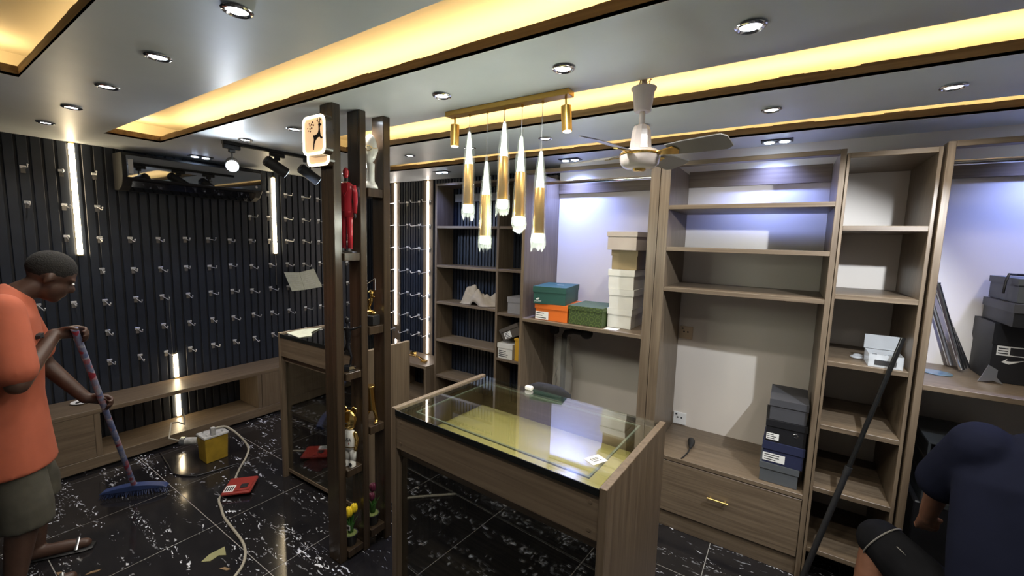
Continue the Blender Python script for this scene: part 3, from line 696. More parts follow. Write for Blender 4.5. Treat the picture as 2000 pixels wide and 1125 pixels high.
MB().loft([((0, 0, 0.185), 0.046, 0.027), ((0, 0, 0.225), 0.040, 0.026), ((0, 0, 0.265), 0.036, 0.024), ((0, 0, 0.31), 0.046, 0.028), ((0, 0, 0.342), 0.052, 0.025), ((0, 0, 0.36), 0.030, 0.018), ((0, 0, 0.366), 0.014, 0.013)], n=24).build('jacket', 'redsuit', t, smooth='all', local=True)
MB().prism([(-0.014, 0.366), (0, 0.292), (0.014, 0.366)], lambda a, b: (a, -0.029 + (b - 0.29) * 0.17, b), lambda a, b: (a, -0.0255 + (b - 0.29) * 0.17, b)).build('shirt_front', 'cream', t, local=True)
MB().prism([(-0.004, 0.352), (-0.006, 0.312), (0, 0.296), (0.006, 0.312), (0.004, 0.352)], lambda a, b: (a, -0.031 + (b - 0.29) * 0.17, b), lambda a, b: (a, -0.0292 + (b - 0.29) * 0.17, b)).build('tie', 'black', t, local=True)
for s in (-1, 1):
    MB().prism([(s * 0.013, 0.364), (s * 0.001, 0.290), (s * 0.022, 0.322), (s * 0.020, 0.345)], lambda a, b: (a, -0.0325 + (b - 0.29) * 0.13, b), lambda a, b: (a, -0.0295 + (b - 0.29) * 0.13, b)).build('lapel', 'redsuit', t, local=True)
MB().cyl((0, 0, 0.36), (0, 0, 0.384), 0.0115, n=14).build('neck', 'black', t, smooth=True, local=True)
MB().ell((0, -0.002, 0.409), (0.019, 0.023, 0.029), 18, 12).build('head', 'redsuit', t, smooth='all', local=True)

t = thing('mannequin_head', 'white glossy mannequin head with gold glasses on the highest small shelf', 'mannequin head', (-1.935, 1.508, 2.06 + 0.0015), R(14)); t.scale = (0.98, 0.76, 1.0)
h = MB().loft([((0, 0.004, 0.0), 0.046, 0.038), ((0, 0.004, 0.014), 0.044, 0.036), ((0, 0.006, 0.04), 0.024, 0.022), ((0, 0.008, 0.10), 0.022, 0.021), ((0, 0.006, 0.135), 0.026, 0.026)], n=18)
h.ell((0, 0.002, 0.212), (0.043, 0.040, 0.076), 20, 14).ell((0, -0.014, 0.165), (0.027, 0.024, 0.032), 14, 10).ell((0, -0.038, 0.196), (0.007, 0.010, 0.020), 10, 8).ell((0, -0.034, 0.166), (0.014, 0.006, 0.005), 10, 6)
for s in (-1, 1): h.ell((s * 0.043, 0.006, 0.204), (0.005, 0.011, 0.017), 8, 8)
organic(h, 'head', 'ceramic', t, 0.004, 3, local=True)
g = MB()
for s in (-1, 1):
    ring = [(s * 0.019 + 0.017 * math.cos(2 * PI * i / 14), -0.044, 0.207 + 0.013 * math.sin(2 * PI * i / 14)) for i in range(15)]
    g.tube(ring, 0.0018, 5); g.tube([(s * 0.036, -0.044, 0.209), (s * 0.045, 0.0, 0.209)], 0.0016, 5)
g.build('glasses', 'gold', t, smooth=True, local=True)

t = thing('dancer_figurine', 'slim dark metal dancer figurine with outstretched arms on a faceted base', 'figurine', (-1.958, 1.3725, 1.075 + 0.0015), R(20))
MB().lathe([(0.040, 0.0), (0.042, 0.012), (0.030, 0.024)], (0, 0, 0), n=7, sy=0.9).build('base', 'blackgloss', t, local=True)
d = MB()
d.limb([((0.010, 0, 0.024), 0.006), ((0.020, 0, 0.075), 0.007), ((0.004, 0, 0.125), 0.011)], 10)
d.limb([((-0.046, 0.004, 0.040), 0.005), ((-0.034, 0, 0.088), 0.007), ((-0.008, 0, 0.130), 0.011)], 10)
d.loft([((-0.002, 0, 0.118), 0.016, 0.011), ((-0.001, 0, 0.155), 0.012, 0.009), ((0, 0, 0.205), 0.022, 0.012), ((0, 0, 0.232), 0.020, 0.010), ((0, 0, 0.240), 0.007, 0.007)], n=12)
d.limb([((0.018, 0, 0.228), 0.008), ((0.050, 0, 0.235), 0.0055), ((0.082, -0.002, 0.250), 0.0045)], 8)
d.limb([((-0.018, 0, 0.228), 0.008), ((-0.046, 0, 0.222), 0.0055), ((-0.072, -0.004, 0.212), 0.0045)], 8)
d.limb([((0, 0, 0.236), 0.006), ((-0.002, 0, 0.256), 0.006)], 8)
d.ell((-0.003, 0, 0.276), (0.0125, 0.014, 0.020), 12, 9)
organic(d, 'body', 'bronze', t, 0.0035, 2, local=True)

t = thing('fisherman_figurine', 'gold fishing figurine with a long silver rod on a black block', 'figurine', (-1.940, 1.508, 1.31 + 0.0015), R(15))
MB().box(-0.040, 0.040, -0.030, 0.030, 0.0, 0.055).build('block', 'black', t, local=True, bevel=0.003)
d = MB()
d.ell((0.005, 0, 0.068), (0.034, 0.022, 0.014), 12, 8).ell((-0.018, 0.004, 0.078), (0.014, 0.014, 0.012), 10, 7)
d.limb([((-0.004, 0, 0.07), 0.008), ((-0.012, 0, 0.10), 0.009), ((0.004, 0, 0.135), 0.011), ((0.006, 0, 0.158), 0.007)], 10)
d.limb([((0.004, 0, 0.148), 0.006), ((-0.018, 0, 0.135), 0.0045), ((-0.026, 0, 0.118), 0.004)], 8)
d.limb([((0.006, 0, 0.15), 0.006), ((0.024, 0, 0.160), 0.0045)], 8).ell((0.006, 0, 0.176), 0.012, 12, 9)
organic(d, 'figure', 'gold', t, 0.0035, 2, local=True)
MB().lathe([(0.020, 0.184), (0.017, 0.188), (0.008, 0.196)], (0.006, 0, 0), n=14).build('hat', 'gold', t, smooth=True, local=True)
MB().tube([(-0.030, 0, 0.115), (-0.040, -0.006, 0.215), (0.038, -0.010, 0.262)], 0.0022, 7).build('rod', 'chrome', t, smooth=True, local=True)
MB().tube([(0.038, -0.010, 0.262), (0.038, -0.010, 0.20)], 0.0009, 5).build('line', 'white', t, local=True)

t = thing('legs_figurine', 'polished gold trunk with two booted legs standing on a small shelf', 'figurine', (-1.940, 1.508, 0.735 + 0.0015), R(25)); t.scale = (1.25, 1.12, 1.0)
MB().loft([((0.0, 0, 0.075), 0.022, 0.020), ((-0.006, 0, 0.14), 0.0225, 0.021), ((-0.012, 0, 0.205), 0.024, 0.022)], n=20).build('trunk', 'gold', t, smooth=True, local=True)
MB().loft([((-0.012, 0, 0.2055), 0.030, 0.028), ((-0.0125, 0, 0.212), 0.031, 0.029), ((-0.013, 0, 0.218), 0.028, 0.026)], n=22).build('cap', 'gold', t, smooth=True, local=True)
for s in (-1, 1):
    d = MB().limb([((s * 0.012, 0, 0.085), 0.011), ((s * 0.022, -0.003, 0.045), 0.0085), ((s * 0.025, -0.002, 0.014), 0.009)], 10)
    d.ell((s * 0.027, -0.012, 0.010), (0.011, 0.021, 0.0095), 10, 8)
    organic(d, 'leg', 'gold', t, 0.0035, 2, local=True)

t = thing('bear_figurine', 'gold-headed toy bear in a white sports shirt lettered USA', 'figurine', (-1.955, 1.3725, 0.53 + 0.0015), R(18)); t.scale = (0.78, 0.66, 0.98)
for s in (-1, 1):
    MB().loft([((s * 0.024, -0.008, 0.0), 0.022, 0.030), ((s * 0.024, -0.008, 0.020), 0.022, 0.029), ((s * 0.024, -0.002, 0.032), 0.018, 0.020)], n=16).build('shoe', 'ceramic', t, smooth=True, local=True)
    MB().cyl((s * 0.024, -0.037, 0.016), (s * 0.024, -0.0385, 0.016), 0.012, n=14).build('shoe_badge', 'ink', t, local=True)
    MB().loft([((s * 0.024, 0, 0.030), 0.021, 0.024), ((s * 0.024, 0, 0.060), 0.023, 0.026), ((s * 0.022, 0, 0.098), 0.024, 0.028)], n=16).build('leg', 'ceramic', t, smooth='all', local=True)
    d = MB().limb([((s * 0.044, 0, 0.190), 0.017), ((s * 0.060, -0.004, 0.155), 0.016), ((s * 0.060, -0.016, 0.122), 0.013)], 12).ell((s * 0.059, -0.022, 0.108), (0.014, 0.015, 0.013), 12, 8)
    organic(d, 'arm', 'gold', t, 0.004, 3, local=True)
    MB().lathe([(0.020, -0.007), (0.023, -0.003), (0.023, 0.003), (0.020, 0.007)], (0, 0, 0), 18).build('ear', 'gold', t, smooth=True, local=True).matrix_local = Matrix.Translation((s * 0.038, 0.0, 0.325)) @ Matrix.Rotation(R(90), 4, 'X')
MB().loft([((0, 0, 0.094), 0.046, 0.032), ((0, 0, 0.120), 0.048, 0.034), ((0, 0, 0.165), 0.046, 0.032), ((0, 0, 0.205), 0.034, 0.027), ((0, 0, 0.212), 0.020, 0.018)], n=22).build('shirt', 'ceramic', t, smooth='all', local=True)
MB().loft([((0, 0, 0.112), 0.0485, 0.0345), ((0, 0, 0.117), 0.0487, 0.0347)], n=22).build('waist_band', 'gold', t, smooth=True, local=True)
d = MB().ell((0, 0, 0.268), (0.058, 0.040, 0.058), 20, 14).ell((0, -0.034, 0.252), (0.027, 0.018, 0.020), 14, 9)
organic(d, 'head', 'gold', t, 0.0045, 3, local=True)
MB().ell((0, -0.052, 0.260), (0.008, 0.005, 0.006), 10, 7).build('nose', 'bronze', t, smooth='all', local=True)
text_part('USA', 0.030, 'ink', t, Matrix.Translation((0.002, -0.0345, 0.160)) @ Matrix.Rotation(R(90), 4, 'X'))
text_part('8', 0.018, 'redsuit', t, Matrix.Translation((0.012, -0.0355, 0.138)) @ Matrix.Rotation(R(90), 4, 'X'), name='number')

def tulips(name, label, loc, petal, blooms, seed, tagged):
    t = thing(name, label, 'potted flower', loc, 0.3)
    MB().lathe([(0.030, 0.0), (0.038, 0.055), (0.040, 0.058), (0.040, 0.062), (0.034, 0.062)], n=20).build('pot', 'black', t, smooth=True, local=True)
    MB().ell((0, 0, 0.060), (0.035, 0.035, 0.010), 14, 7).build('moss', 'moss', t, smooth='all', local=True)
    rn = random.Random(seed)
    for (bx, by, bz, s_) in blooms:
        MB().tube([(bx * 0.3, by * 0.3, 0.06), (bx * 0.6, by * 0.6, bz * 0.6), (bx, by, bz)], 0.0028, 6).build('stem', 'leaf', t, smooth=True, local=True)
        d = MB()
        for q in range(5):
            a = q * 2 * PI / 5
            d.ell((bx + 0.009 * s_ * math.cos(a), by + 0.009 * s_ * math.sin(a), bz + 0.020 * s_), (0.011 * s_, 0.011 * s_, 0.024 * s_), 10, 7)
        d.build('bloom', petal, t, smooth='all', local=True)
    for (a, ln, lean) in ((0.2, 0.12, 0.25), (1.9, 0.135, 0.15), (3.2, 0.11, 0.3), (4.6, 0.13, 0.2), (5.6, 0.10, 0.35)):
        vs = []; n = 6
        for i in range(n + 1):
            u = i / n; r_ = 0.012 + lean * ln * u * u; z_ = 0.062 + ln * u * (1 - 0.12 * u)
            wd = 0.011 * math.sin(PI * min(0.97, 0.15 + 0.85 * u))
            c = Vector((r_ * math.cos(a), r_ * math.sin(a), z_)); sd = Vector((-math.sin(a), math.cos(a), 0)); nn = Vector((math.cos(a), math.sin(a), 0)) * 0.001
            vs += [c - sd * wd - nn, c + sd * wd - nn, c + sd * wd + nn, c - sd * wd + nn]
        fs = []
        for i in range(n):
            for q in range(4): fs.append((i * 4 + q, i * 4 + (q + 1) % 4, (i + 1) * 4 + (q + 1) % 4, (i + 1) * 4 + q))
        fs += [(0, 1, 2, 3), (n * 4, n * 4 + 3, n * 4 + 2, n * 4 + 1)]
        MB().add(vs, fs).build('leaf', 'leaf', t, smooth='all', local=True)
    if tagged:
        MB().box(0.0, 0.026, -0.0375, -0.0368, 0.105, 0.135).build('price_tag', 'paper', t, local=True)
        MB().box(0.005, 0.021, -0.0379, -0.0376, 0.112, 0.128).build('printed_patch', 'steel', t, local=True)
    return t
tulips('potted_tulips', 'yellow tulips in a black pot with a white price tag', (-1.962, 1.3725, 0.055 + 0.0015), 'yellowpetal', [(0.0, -0.012, 0.175, 1.15), (-0.022, 0.005, 0.150, 0.95), (0.018, 0.010, 0.190, 1.05)], 1, True)
tulips('potted_tulips', 'dark purple tulips in a black pot without a tag', (-1.940, 1.508, 0.11 + 0.0015), 'purplepetal', [(0.0, -0.008, 0.150, 1.0), (-0.006, 0.012, 0.195, 1.05)], 2, False)

# ------------------------------------------------------------ shoe boxes
def boxmat(name, col, rough=0.55): M[name] = plain(name, col, rough, noise=0.04, nscale=10); return name
def shoe_box(label, loc, rz, w_, d_, h_, body, lid, lid_h=None, tilt=0.0, lip=0.0045):
    t = thing('shoe_box', label, 'shoe box', (loc[0], loc[1], loc[2] + 0.0012), rz); t.rotation_euler.y = tilt
    lid_h = lid_h or h_ * 0.3
    MB().box(-w_ / 2, w_ / 2, -d_ / 2, d_ / 2, 0.0, h_ - 0.004).build('box_body', body, t, local=True, bevel=0.001)
    l = MB(); a, b = w_ / 2 + lip, d_ / 2 + lip; z0 = h_ - lid_h
    l.box(-a, a, -b, b, h_ - 0.0035, h_).box(-a, a, -b, -b + 0.0022, z0, h_ - 0.0035).box(-a, a, b - 0.0022, b, z0, h_ - 0.0035).box(-a, -a + 0.0022, -b + 0.0022, b - 0.0022, z0, h_ - 0.0035).box(a - 0.0022, a, -b + 0.0022, b - 0.0022, z0, h_ - 0.0035)
    l.build('lid', lid, t, local=True)
    return t
def sticker(t, x0, x1, z0, z1, y_, lines=2, mat='paper', ink='ink', name='size_label'):
    MB().box(x0, x1, y_ - 0.0008, y_ - 0.0002, z0, z1).build(name, mat, t, local=True)
    rn = random.Random(int(abs(x0) * 1e4) + lines); hh = z1 - z0; ww = x1 - x0
    for i in range(lines):
        zc = z1 - hh * (i + 0.7) / (lines + 0.4)
        MB().box(x0 + ww * 0.08, x0 + ww * rn.uniform(0.55, 0.92), y_ - 0.0013, y_ - 0.0009, zc - hh * 0.05, zc + hh * 0.05).build('printed_line', ink, t, local=True)
GREEN = boxmat('dark green card', (0.012, 0.065, 0.050)); ORANGE = boxmat('orange card', (0.62, 0.13, 0.012)); WHT = boxmat('white card', (0.62, 0.60, 0.54))
TAN = boxmat('tan card', (0.26, 0.19, 0.09)); BEIGE = boxmat('greige card', (0.40, 0.34, 0.29)); CHAR = boxmat('charcoal card', (0.055, 0.055, 0.062)); BLK = boxmat('black card', (0.008, 0.008, 0.010), 0.5)
NAVY = boxmat('navy card', (0.016, 0.020, 0.055)); SLATE = boxmat('slate card', (0.075, 0.082, 0.090)); GREY = boxmat('grey card', (0.22, 0.21, 0.21)); BRN = boxmat('brown grey card', (0.075, 0.062, 0.050)); YEL = boxmat('mustard card', (0.55, 0.30, 0.02))
def pattern_card():
    m, nt, b = nodes_of('patterned green card'); tc = nt.nodes.new('ShaderNodeTexCoord'); mp = nt.nodes.new('ShaderNodeMapping')
    mp.inputs['Scale'].default_value = (14, 14, 14); v = nt.nodes.new('ShaderNodeTexVoronoi'); v.inputs['Scale'].default_value = 1.6; v.inputs['Randomness'].default_value = 0.15
    wv = nt.nodes.new('ShaderNodeMath'); wv.operation = 'SINE'; mu = nt.nodes.new('ShaderNodeMath'); mu.operation = 'MULTIPLY'; mu.inputs[1].default_value = 26
    cr = nt.nodes.new('ShaderNodeValToRGB'); cr.color_ramp.elements[0].color = (0.030, 0.050, 0.010, 1); cr.color_ramp.elements[1].color = (0.070, 0.105, 0.022, 1)
    cr.color_ramp.elements[0].position = 0.3; cr.color_ramp.elements[1].position = 0.7
    L = nt.links.new; L(tc.outputs['Object'], mp.inputs[0]); L(mp.outputs[0], v.inputs['Vector']); L(v.outputs['Distance'], mu.inputs[0]); L(mu.outputs[0], wv.inputs[0]); L(wv.outputs[0], cr.inputs[0]); L(cr.outputs[0], b.inputs['Base Color'])
    b.inputs['Roughness'].default_value = 0.6; return m
M['pattern'] = pattern_card()
zs = 1.225
bx = shoe_box('orange shoe box with a white size label under the dark green box', (-1.432, 2.86, zs), R(1), 0.26, 0.33, 0.12, ORANGE, ORANGE)
sticker(bx, -0.128, -0.020, 0.004, 0.062, -0.166, 3)
bx = shoe_box('dark green shoe box with a reptile mark lying askew on the orange one', (-1.475, 2.865, zs + 0.121), R(10), 0.245, 0.36, 0.128, GREEN, GREEN, 0.042)
MB().ell((-0.092, -0.1805, 0.034), (0.012, 0.0012, 0.005), 10, 6).ell((-0.082, -0.1805, 0.040), (0.008, 0.0012, 0.004), 8, 6).build('reptile_mark', 'paper', bx, local=True)
text_part('LACOSTE', 0.013, 'paper', bx, Matrix.Translation((-0.088, -0.1808, 0.019)) @ Matrix.Rotation(R(90), 4, 'X'))
MB().ell((0.02, 0.02, 0.1285), (0.03, 0.008, 0.0008), 12, 5).build('lid_mark', 'paper', bx, local=True)
shoe_box('olive green shoe box with an arched pattern beside the white stack', (-1.164, 2.85, zs), R(0.5), 0.250, 0.30, 0.133, 'pattern', 'pattern', 0.03)
for i in range(3):
    shoe_box(['plain white shoe box at the bottom of the pale stack', 'plain white shoe box between two white ones in the pale stack', 'plain white shoe box directly under the tan box'][i], (-0.945 + [0.0, 0.004, 0.0][i], 2.925 + [0, 0.0, 0.003][i], zs + i * 0.134), R([0, 0.8, -1][i]), 0.165 + 0.012 * (i == 2), 0.295, 0.1335, WHT, WHT, 0.042)
shoe_box('tan shoe box between the white boxes and the greige box', (-0.938, 2.93, zs + 0.4025), R(1), 0.172, 0.28, 0.132, TAN, TAN, 0.040)
shoe_box('greige shoe box on top of the pale stack', (-0.925, 2.90, zs + 0.535), R(-6), 0.205, 0.325, 0.122, BEIGE, BEIGE, 0.032)
tag(MB().box(-1.02, -0.93, 2.69, 2.765, zs + 0.0002, zs + 0.0012).build('paper_slip', 'paper'), 'white paper slip lying in front of the pale stack', 'paper')
# boxes in the narrow shelf
shoe_box('grey shoe box alone on its small shelf beside the bay', (-2.03, 3.335, 1.126), 0, 0.29, 0.20, 0.155, GREY, GREY, 0.05)
bx = shoe_box('white shoe box with black print under a leaning dark box', (-2.178, 3.325, 0.688), 0, 0.165, 0.225, 0.145, WHT, WHT, 0.045)
sticker(bx, -0.080, 0.045, 0.010, 0.085, -0.1130, 4, mat=WHT)
bx = shoe_box('mustard box standing upright beside the white printed box', (-2.035, 3.33, 0.688), 0, 0.075, 0.225, 0.215, YEL, YEL, 0.02)
bx = shoe_box('dark brown-grey shoe box leaning with a white label', (-2.105, 3.325, 0.900), 0, 0.215, 0.21, 0.115, BRN, BRN, 0.035, tilt=R(-26))
sticker(bx, -0.075, 0.005, 0.012, 0.070, -0.1055, 4)
# drawer unit stack
bx = shoe_box('slate grey shoe box at the bottom of the dark stack on the drawer unit', (0.045, 2.82, 0.48), R(0), 0.180, 0.24, 0.112, SLATE, SLATE, 0.035)
bx = shoe_box('navy shoe box with a white label in the dark stack', (0.058, 2.83, 0.593), R(-1), 0.190, 0.26, 0.125, NAVY, NAVY, 0.045)
sticker(bx, -0.094, 0.012, 0.012, 0.058, -0.131, 3)
bx = shoe_box('black shoe box with a white label and a ring in the dark stack', (0.058, 2.83, 0.719), R(1), 0.186, 0.255, 0.125, BLK, BLK, 0.035)
sticker(bx, -0.090, -0.030, 0.012, 0.050, -0.1285, 3)
MB().tube([(0.045 + 0.011 * math.cos(i * PI / 8), -0.1285, 0.062 + 0.011 * math.sin(i * PI / 8)) for i in range(17)], 0.0017, 5).build('ring', 'chrome', bx, smooth=True, local=True)
bx = shoe_box('charcoal shoe box without a label topping the dark stack', (0.062, 2.86, 0.845), R(0), 0.172, 0.30, 0.118, CHAR, CHAR, 0.038)
# hanging bay stack
zf = 1.19
bx = shoe_box('big black shoe box with a swoosh and a long size label', (1.025, 3.06, zf), 0, 0.36, 0.26, 0.285, BLK, BLK, 0.10)
MB().box(-0.165, 0.065, -0.1318, -0.1306, 0.132, 0.178).build('size_label', 'paper', bx, local=True)
MB().box(-0.122, 0.060, -0.1326, -0.1319, 0.137, 0.173).build('label_print', 'ink', bx, local=True)
for i in range(3): MB().box(-0.161, -0.128, -0.1326, -0.1319, 0.140 + i * 0.012, 0.145 + i * 0.012).build('label_bars', 'ink', bx, local=True)
MB().prism([(-0.145, 0.100), (-0.120, 0.092), (-0.068, 0.118), (-0.112, 0.107), (-0.130, 0.107), (-0.126, 0.119)], lambda a, b: (a, -0.1318, b), lambda a, b: (a, -0.1304, b)).build('swoosh_mark', 'paper', bx, local=True)
text_part('NIKE', 0.010, 'paper', bx, Matrix.Translation((-0.03, -0.1330, 0.155)) @ Matrix.Rotation(R(90), 4, 'X'))
shoe_box('matt black shoe box in the middle of the stack beside the steel tubes', (1.011, 2.975, zf + 0.287), 0, 0.31, 0.36, 0.105, BLK, CHAR, 0.04)
bx = shoe_box('slate shoe box with a white label topping the stack with the cable', (1.000, 3.00, zf + 0.394), 0, 0.26, 0.33, 0.11, SLATE, SLATE, 0.03)
sticker(bx, 0.0, 0.12, 0.015, 0.05, -0.166, 2)
tag(MB().tube([(0.90, 3.05, zf + 0.5172), (0.95, 2.92, zf + 0.5175), (1.05, 2.98, zf + 0.5172), (1.10, 3.10, zf + 0.5172), (1.0, 3.12, zf + 0.5175), (0.90, 3.0, zf + 0.5180), (0.862, 2.93, zf + 0.522), (0.852, 2.92, zf + 0.49), (0.849, 2.92, zf + 0.43)], 0.005, 8).build('cable_loop', 'black', None, smooth=True), 'black cable looped over the topmost slate box', 'cable')
for i, (xt, zt) in enumerate(((0.655, 1.80), (0.690, 1.73), (0.72, 1.64), (0.672, 1.70))):
    tb = thing('steel_tube', ['longest chrome tube leaning in the bay', 'middle chrome tube leaning in the bay', 'shortest chrome tube leaning in the bay', 'dark tube leaning behind the chrome ones'][i], 'tube', (0.80, 3.1, zf))
    yy_ = [3.15, 3.11, 3.07, 3.16][i]; bxx = [0.845, 0.825, 0.805, 0.785][i]
    MB().cyl((xt - 0.08 + 0.02, yy_ + 0.02, zt), (bxx - 0.02, yy_ - 0.02, zf + 0.015), 0.0115, n=14).build('pipe', 'chrome' if i < 3 else 'steel', tb, smooth=True)
    MB().cyl((xt - 0.06 - 0.001, yy_ + 0.0203, zt + 0.004), (xt - 0.06 + 0.0003, yy_ + 0.0199, zt - 0.002), 0.013, n=14).build('end_cap', 'black', tb, smooth=True)
tag(MB().lathe([(0.055, 0.0), (0.060, 0.002), (0.058, 0.004), (0.010, 0.004)], (0.672, 2.95, zf + 0.0005), 28).build('blue_disc', plain('blue disc', (0.10, 0.16, 0.20), 0.2), None, smooth=True), 'thin bluish disc lying on the shelf beside the steel tubes', 'disc')
tag(MB().prism([(0, 0), (0.05, 0.012), (0.085, 0.0), (0.06, 0.030), (0.062, 0.065), (0.03, 0.085), (0.015, 0.04)], lambda a, b: (0.800 + a, 2.880 + 0.10 * b, zf + 0.003 + b), lambda a, b: (0.800 + a, 2.883 + 0.10 * b, zf + 0.003 + b)).build('torn_paper', 'steel', None), 'torn grey paper propped against the big black box', 'paper')
# storage bins below
M['smoky'] = film('smoky plastic case', (0.05, 0.055, 0.06), 0.55, 0.25)
for nm, lb, b, mt in (('storage_bin', 'dark plastic bin with loose parts low in the hanging bay', (0.60, 0.98, 2.70, 3.10, 0.161, 0.60), 'black'),):
    t = thing(nm, lb, 'bin', (0.79, 2.9, 0.161))
    x0, x1, y0_, y1, z0, z1 = b
    MB().box(x0, x1, y0_, y1, z0, z1).build('lower_box', BLK, t, bevel=0.006)
    MB().box(x0 + 0.02, x1, y0_ - 0.01, y1, z1 + 0.002, z1 + 0.02).box(x0 + 0.02, x0 + 0.03, y0_ - 0.01, y1, z1 + 0.02, z1 + 0.30).box(x0 + 0.02, x1, y1 - 0.01, y1, z1 + 0.02, z1 + 0.30).box(x1 - 0.01, x1, y0_ - 0.01, y1 - 0.01, z1 + 0.02, z1 + 0.30).box(x0 + 0.02, x1, y0_ - 0.01, y1, z1 + 0.302, z1 + 0.31).build('open_case', 'smoky', t)
    for i in range(5): MB().box(x0 + 0.05, x1 - 0.04, y0_ + 0.01, y1 - 0.05, z1 + 0.025 + i * 0.045, z1 + 0.037 + i * 0.045).build('insert', 'cream' if i % 2 else 'black', t)
# clear tub in the ladder shelf
t = thing('parts_tub', 'clear plastic tub of small parts on the ladder shelf', 'tub', (0.43, 2.75, 1.233))
MB().box(0.365, 0.495, 2.68, 2.83, 1.2335, 1.237).box(0.365, 0.368, 2.68, 2.83, 1.237, 1.295).box(0.492, 0.495, 2.68, 2.83, 1.237, 1.295).box(0.368, 0.492, 2.68, 2.683, 1.237, 1.295).box(0.368, 0.492, 2.827, 2.83, 1.237, 1.295).build('tub_wall', 'clearbox', t)
MB().box(0.360, 0.500, 2.83, 2.835, 1.297, 1.37).build('raised_lid', 'clearbox', t)
MB().box(0.388, 0.470, 2.6785, 2.6795, 1.245, 1.270).build('label_strip', 'steel', t)
for i in range(10):
    rn = random.Random(i); MB().box(*(lambda x_, y_, z_: (x_, x_ + 0.018, y_, y_ + 0.02, z_, z_ + 0.012))(rn.uniform(0.375, 0.46), rn.uniform(2.69, 2.80), 1.238 + 0.013 * (i % 3))).build('small_part', 'steel', t)
tag(MB().ell((0.335, 2.83, 1.2415), (0.028, 0.035, 0.008), 12, 7).ell((0.345, 2.87, 1.243), (0.022, 0.02, 0.0095), 10, 7).build('plastic_scrap', 'clearbox', None, smooth='all'), 'crumpled clear plastic scrap beside the parts tub', 'plastic')
# leaning pole
t = thing('leaning_pole', 'black pole leaning across the ladder shelf from the floor', 'pole', (0.20, 2.45, 0))
pa, pb = Vector((0.165, 2.50, 0.004)), Vector((0.472, 2.63, 1.40)); pm = pa.lerp(pb, 0.52)
MB().cyl(pa, pm, 0.0135, n=14).build('lower_tube', 'black', t, smooth=True)
MB().cyl(pm, pb, 0.0105, n=14).build('upper_tube', plain('glossy black tube', (0.02, 0.02, 0.02), 0.15, metal=0.5), t, smooth=True)
MB().cyl(pm - (pb - pa).normalized() * 0.03, pm + (pb - pa).normalized() * 0.01, 0.0155, n=14).build('collar', 'black', t, smooth=True)
# sockets and plug
def socket(loc, label, mat):
    t = thing('wall_socket', label, 'socket', loc)
    MB().box(-0.045, 0.045, -0.010, 0.0, -0.045, 0.045).build('plate', mat, t, local=True, bevel=0.002)
    for sx in (-0.013, 0.013): MB().cyl((sx, -0.0115, 0.006), (sx, -0.0102, 0.006), 0.006, n=10).build('hole', 'ink', t, local=True)
    MB().box(-0.03, -0.018, -0.013, -0.0102, 0.025, 0.033).build('switch', 'ink', t, local=True)
socket((-0.585, YW - 0.0005, 1.178), 'brownish wall socket at the upper left of the drawer unit niche', 'cream')
socket((-0.585, YW - 0.0005, 0.532), 'white wall socket just above the drawer unit top', 'white')
t = thing('plug', 'black plug with a short cable lying on the drawer unit', 'plug', (-0.44, 2.88, 0.48))
MB().loft([((-0.452, 2.93, 0.502), 0.022, 0.020), ((-0.446, 2.89, 0.502), 0.022, 0.020), ((-0.442, 2.85, 0.497), 0.012, 0.012), ((-0.440, 2.82, 0.495), 0.006, 0.006)], n=14).build('body', 'black', t, smooth=True)
MB().tube([(-0.440, 2.82, 0.495), (-0.443, 2.77, 0.487), (-0.455, 2.70, 0.4845), (-0.462, 2.672, 0.4845)], 0.0042, 7).build('cable', 'black', t, smooth=True)
for dx in (-0.012, 0.012): MB().box(-0.454 + dx, -0.450 + dx, 2.925, 2.958, 0.498, 0.506).build('pin', 'brass', t)
# cloth on the narrow shelf
def cloth(label, mat, cx, cy, z0, rx, ry, hz, seed, name='crumpled_cloth'):
    rn = random.Random(seed); nx, ny = 26, 20; vs = []
    ph = [rn.uniform(0, 6.28) for _ in range(8)]
    for j in range(ny + 1):
        for i in range(nx + 1):
            u = i / nx * 2 - 1; v = j / ny * 2 - 1; d2 = min(1, math.hypot(u * 0.95, v * 0.95))
            f = max(0, 1 - d2 * d2) ** 0.8
            wv = 0.55 + 0.30 * math.sin(3.1 * u + ph[0] + 2 * v) + 0.22 * math.sin(5.3 * u - 4 * v + ph[1]) + 0.10 * math.sin(11 * u + 7 * v + ph[2])
            z = z0 + 0.004 + hz * f * max(0.12, wv)
            e = 1 + 0.10 * math.sin(4 * math.atan2(v, u) + ph[3]) + 0.06 * math.sin(9 * math.atan2(v, u) + ph[4])
            q = math.sqrt(max(1e-6, 1 - 0.5 * v * v)); p_ = math.sqrt(max(1e-6, 1 - 0.5 * u * u))
            vs.append((cx + rx * u * q * e, cy + ry * v * p_ * e, z))
    fs = [(j * (nx + 1) + i, j * (nx + 1) + i + 1, (j + 1) * (nx + 1) + i + 1, (j + 1) * (nx + 1) + i) for j in range(ny) for i in range(nx)]
    o = MB().add(vs, fs).build(name, mat, None, smooth='all')
    sd = o.modifiers.new('thick', 'SOLIDIFY'); sd.thickness = 0.003; sd.offset = 1
    return tag(o, label, 'cloth')
M['linen'] = plain('grey beige linen', (0.29, 0.24, 0.18), 0.9, noise=0.08, nscale=30)
M['redcloth'] = plain('red cloth', (0.16, 0.018, 0.014), 0.9, noise=0.2, nscale=30)
cloth('crumpled beige cloth heaped on the narrow shelf', 'linen', -2.560, 3.325, 1.154, 0.235, 0.110, 0.24, 5)
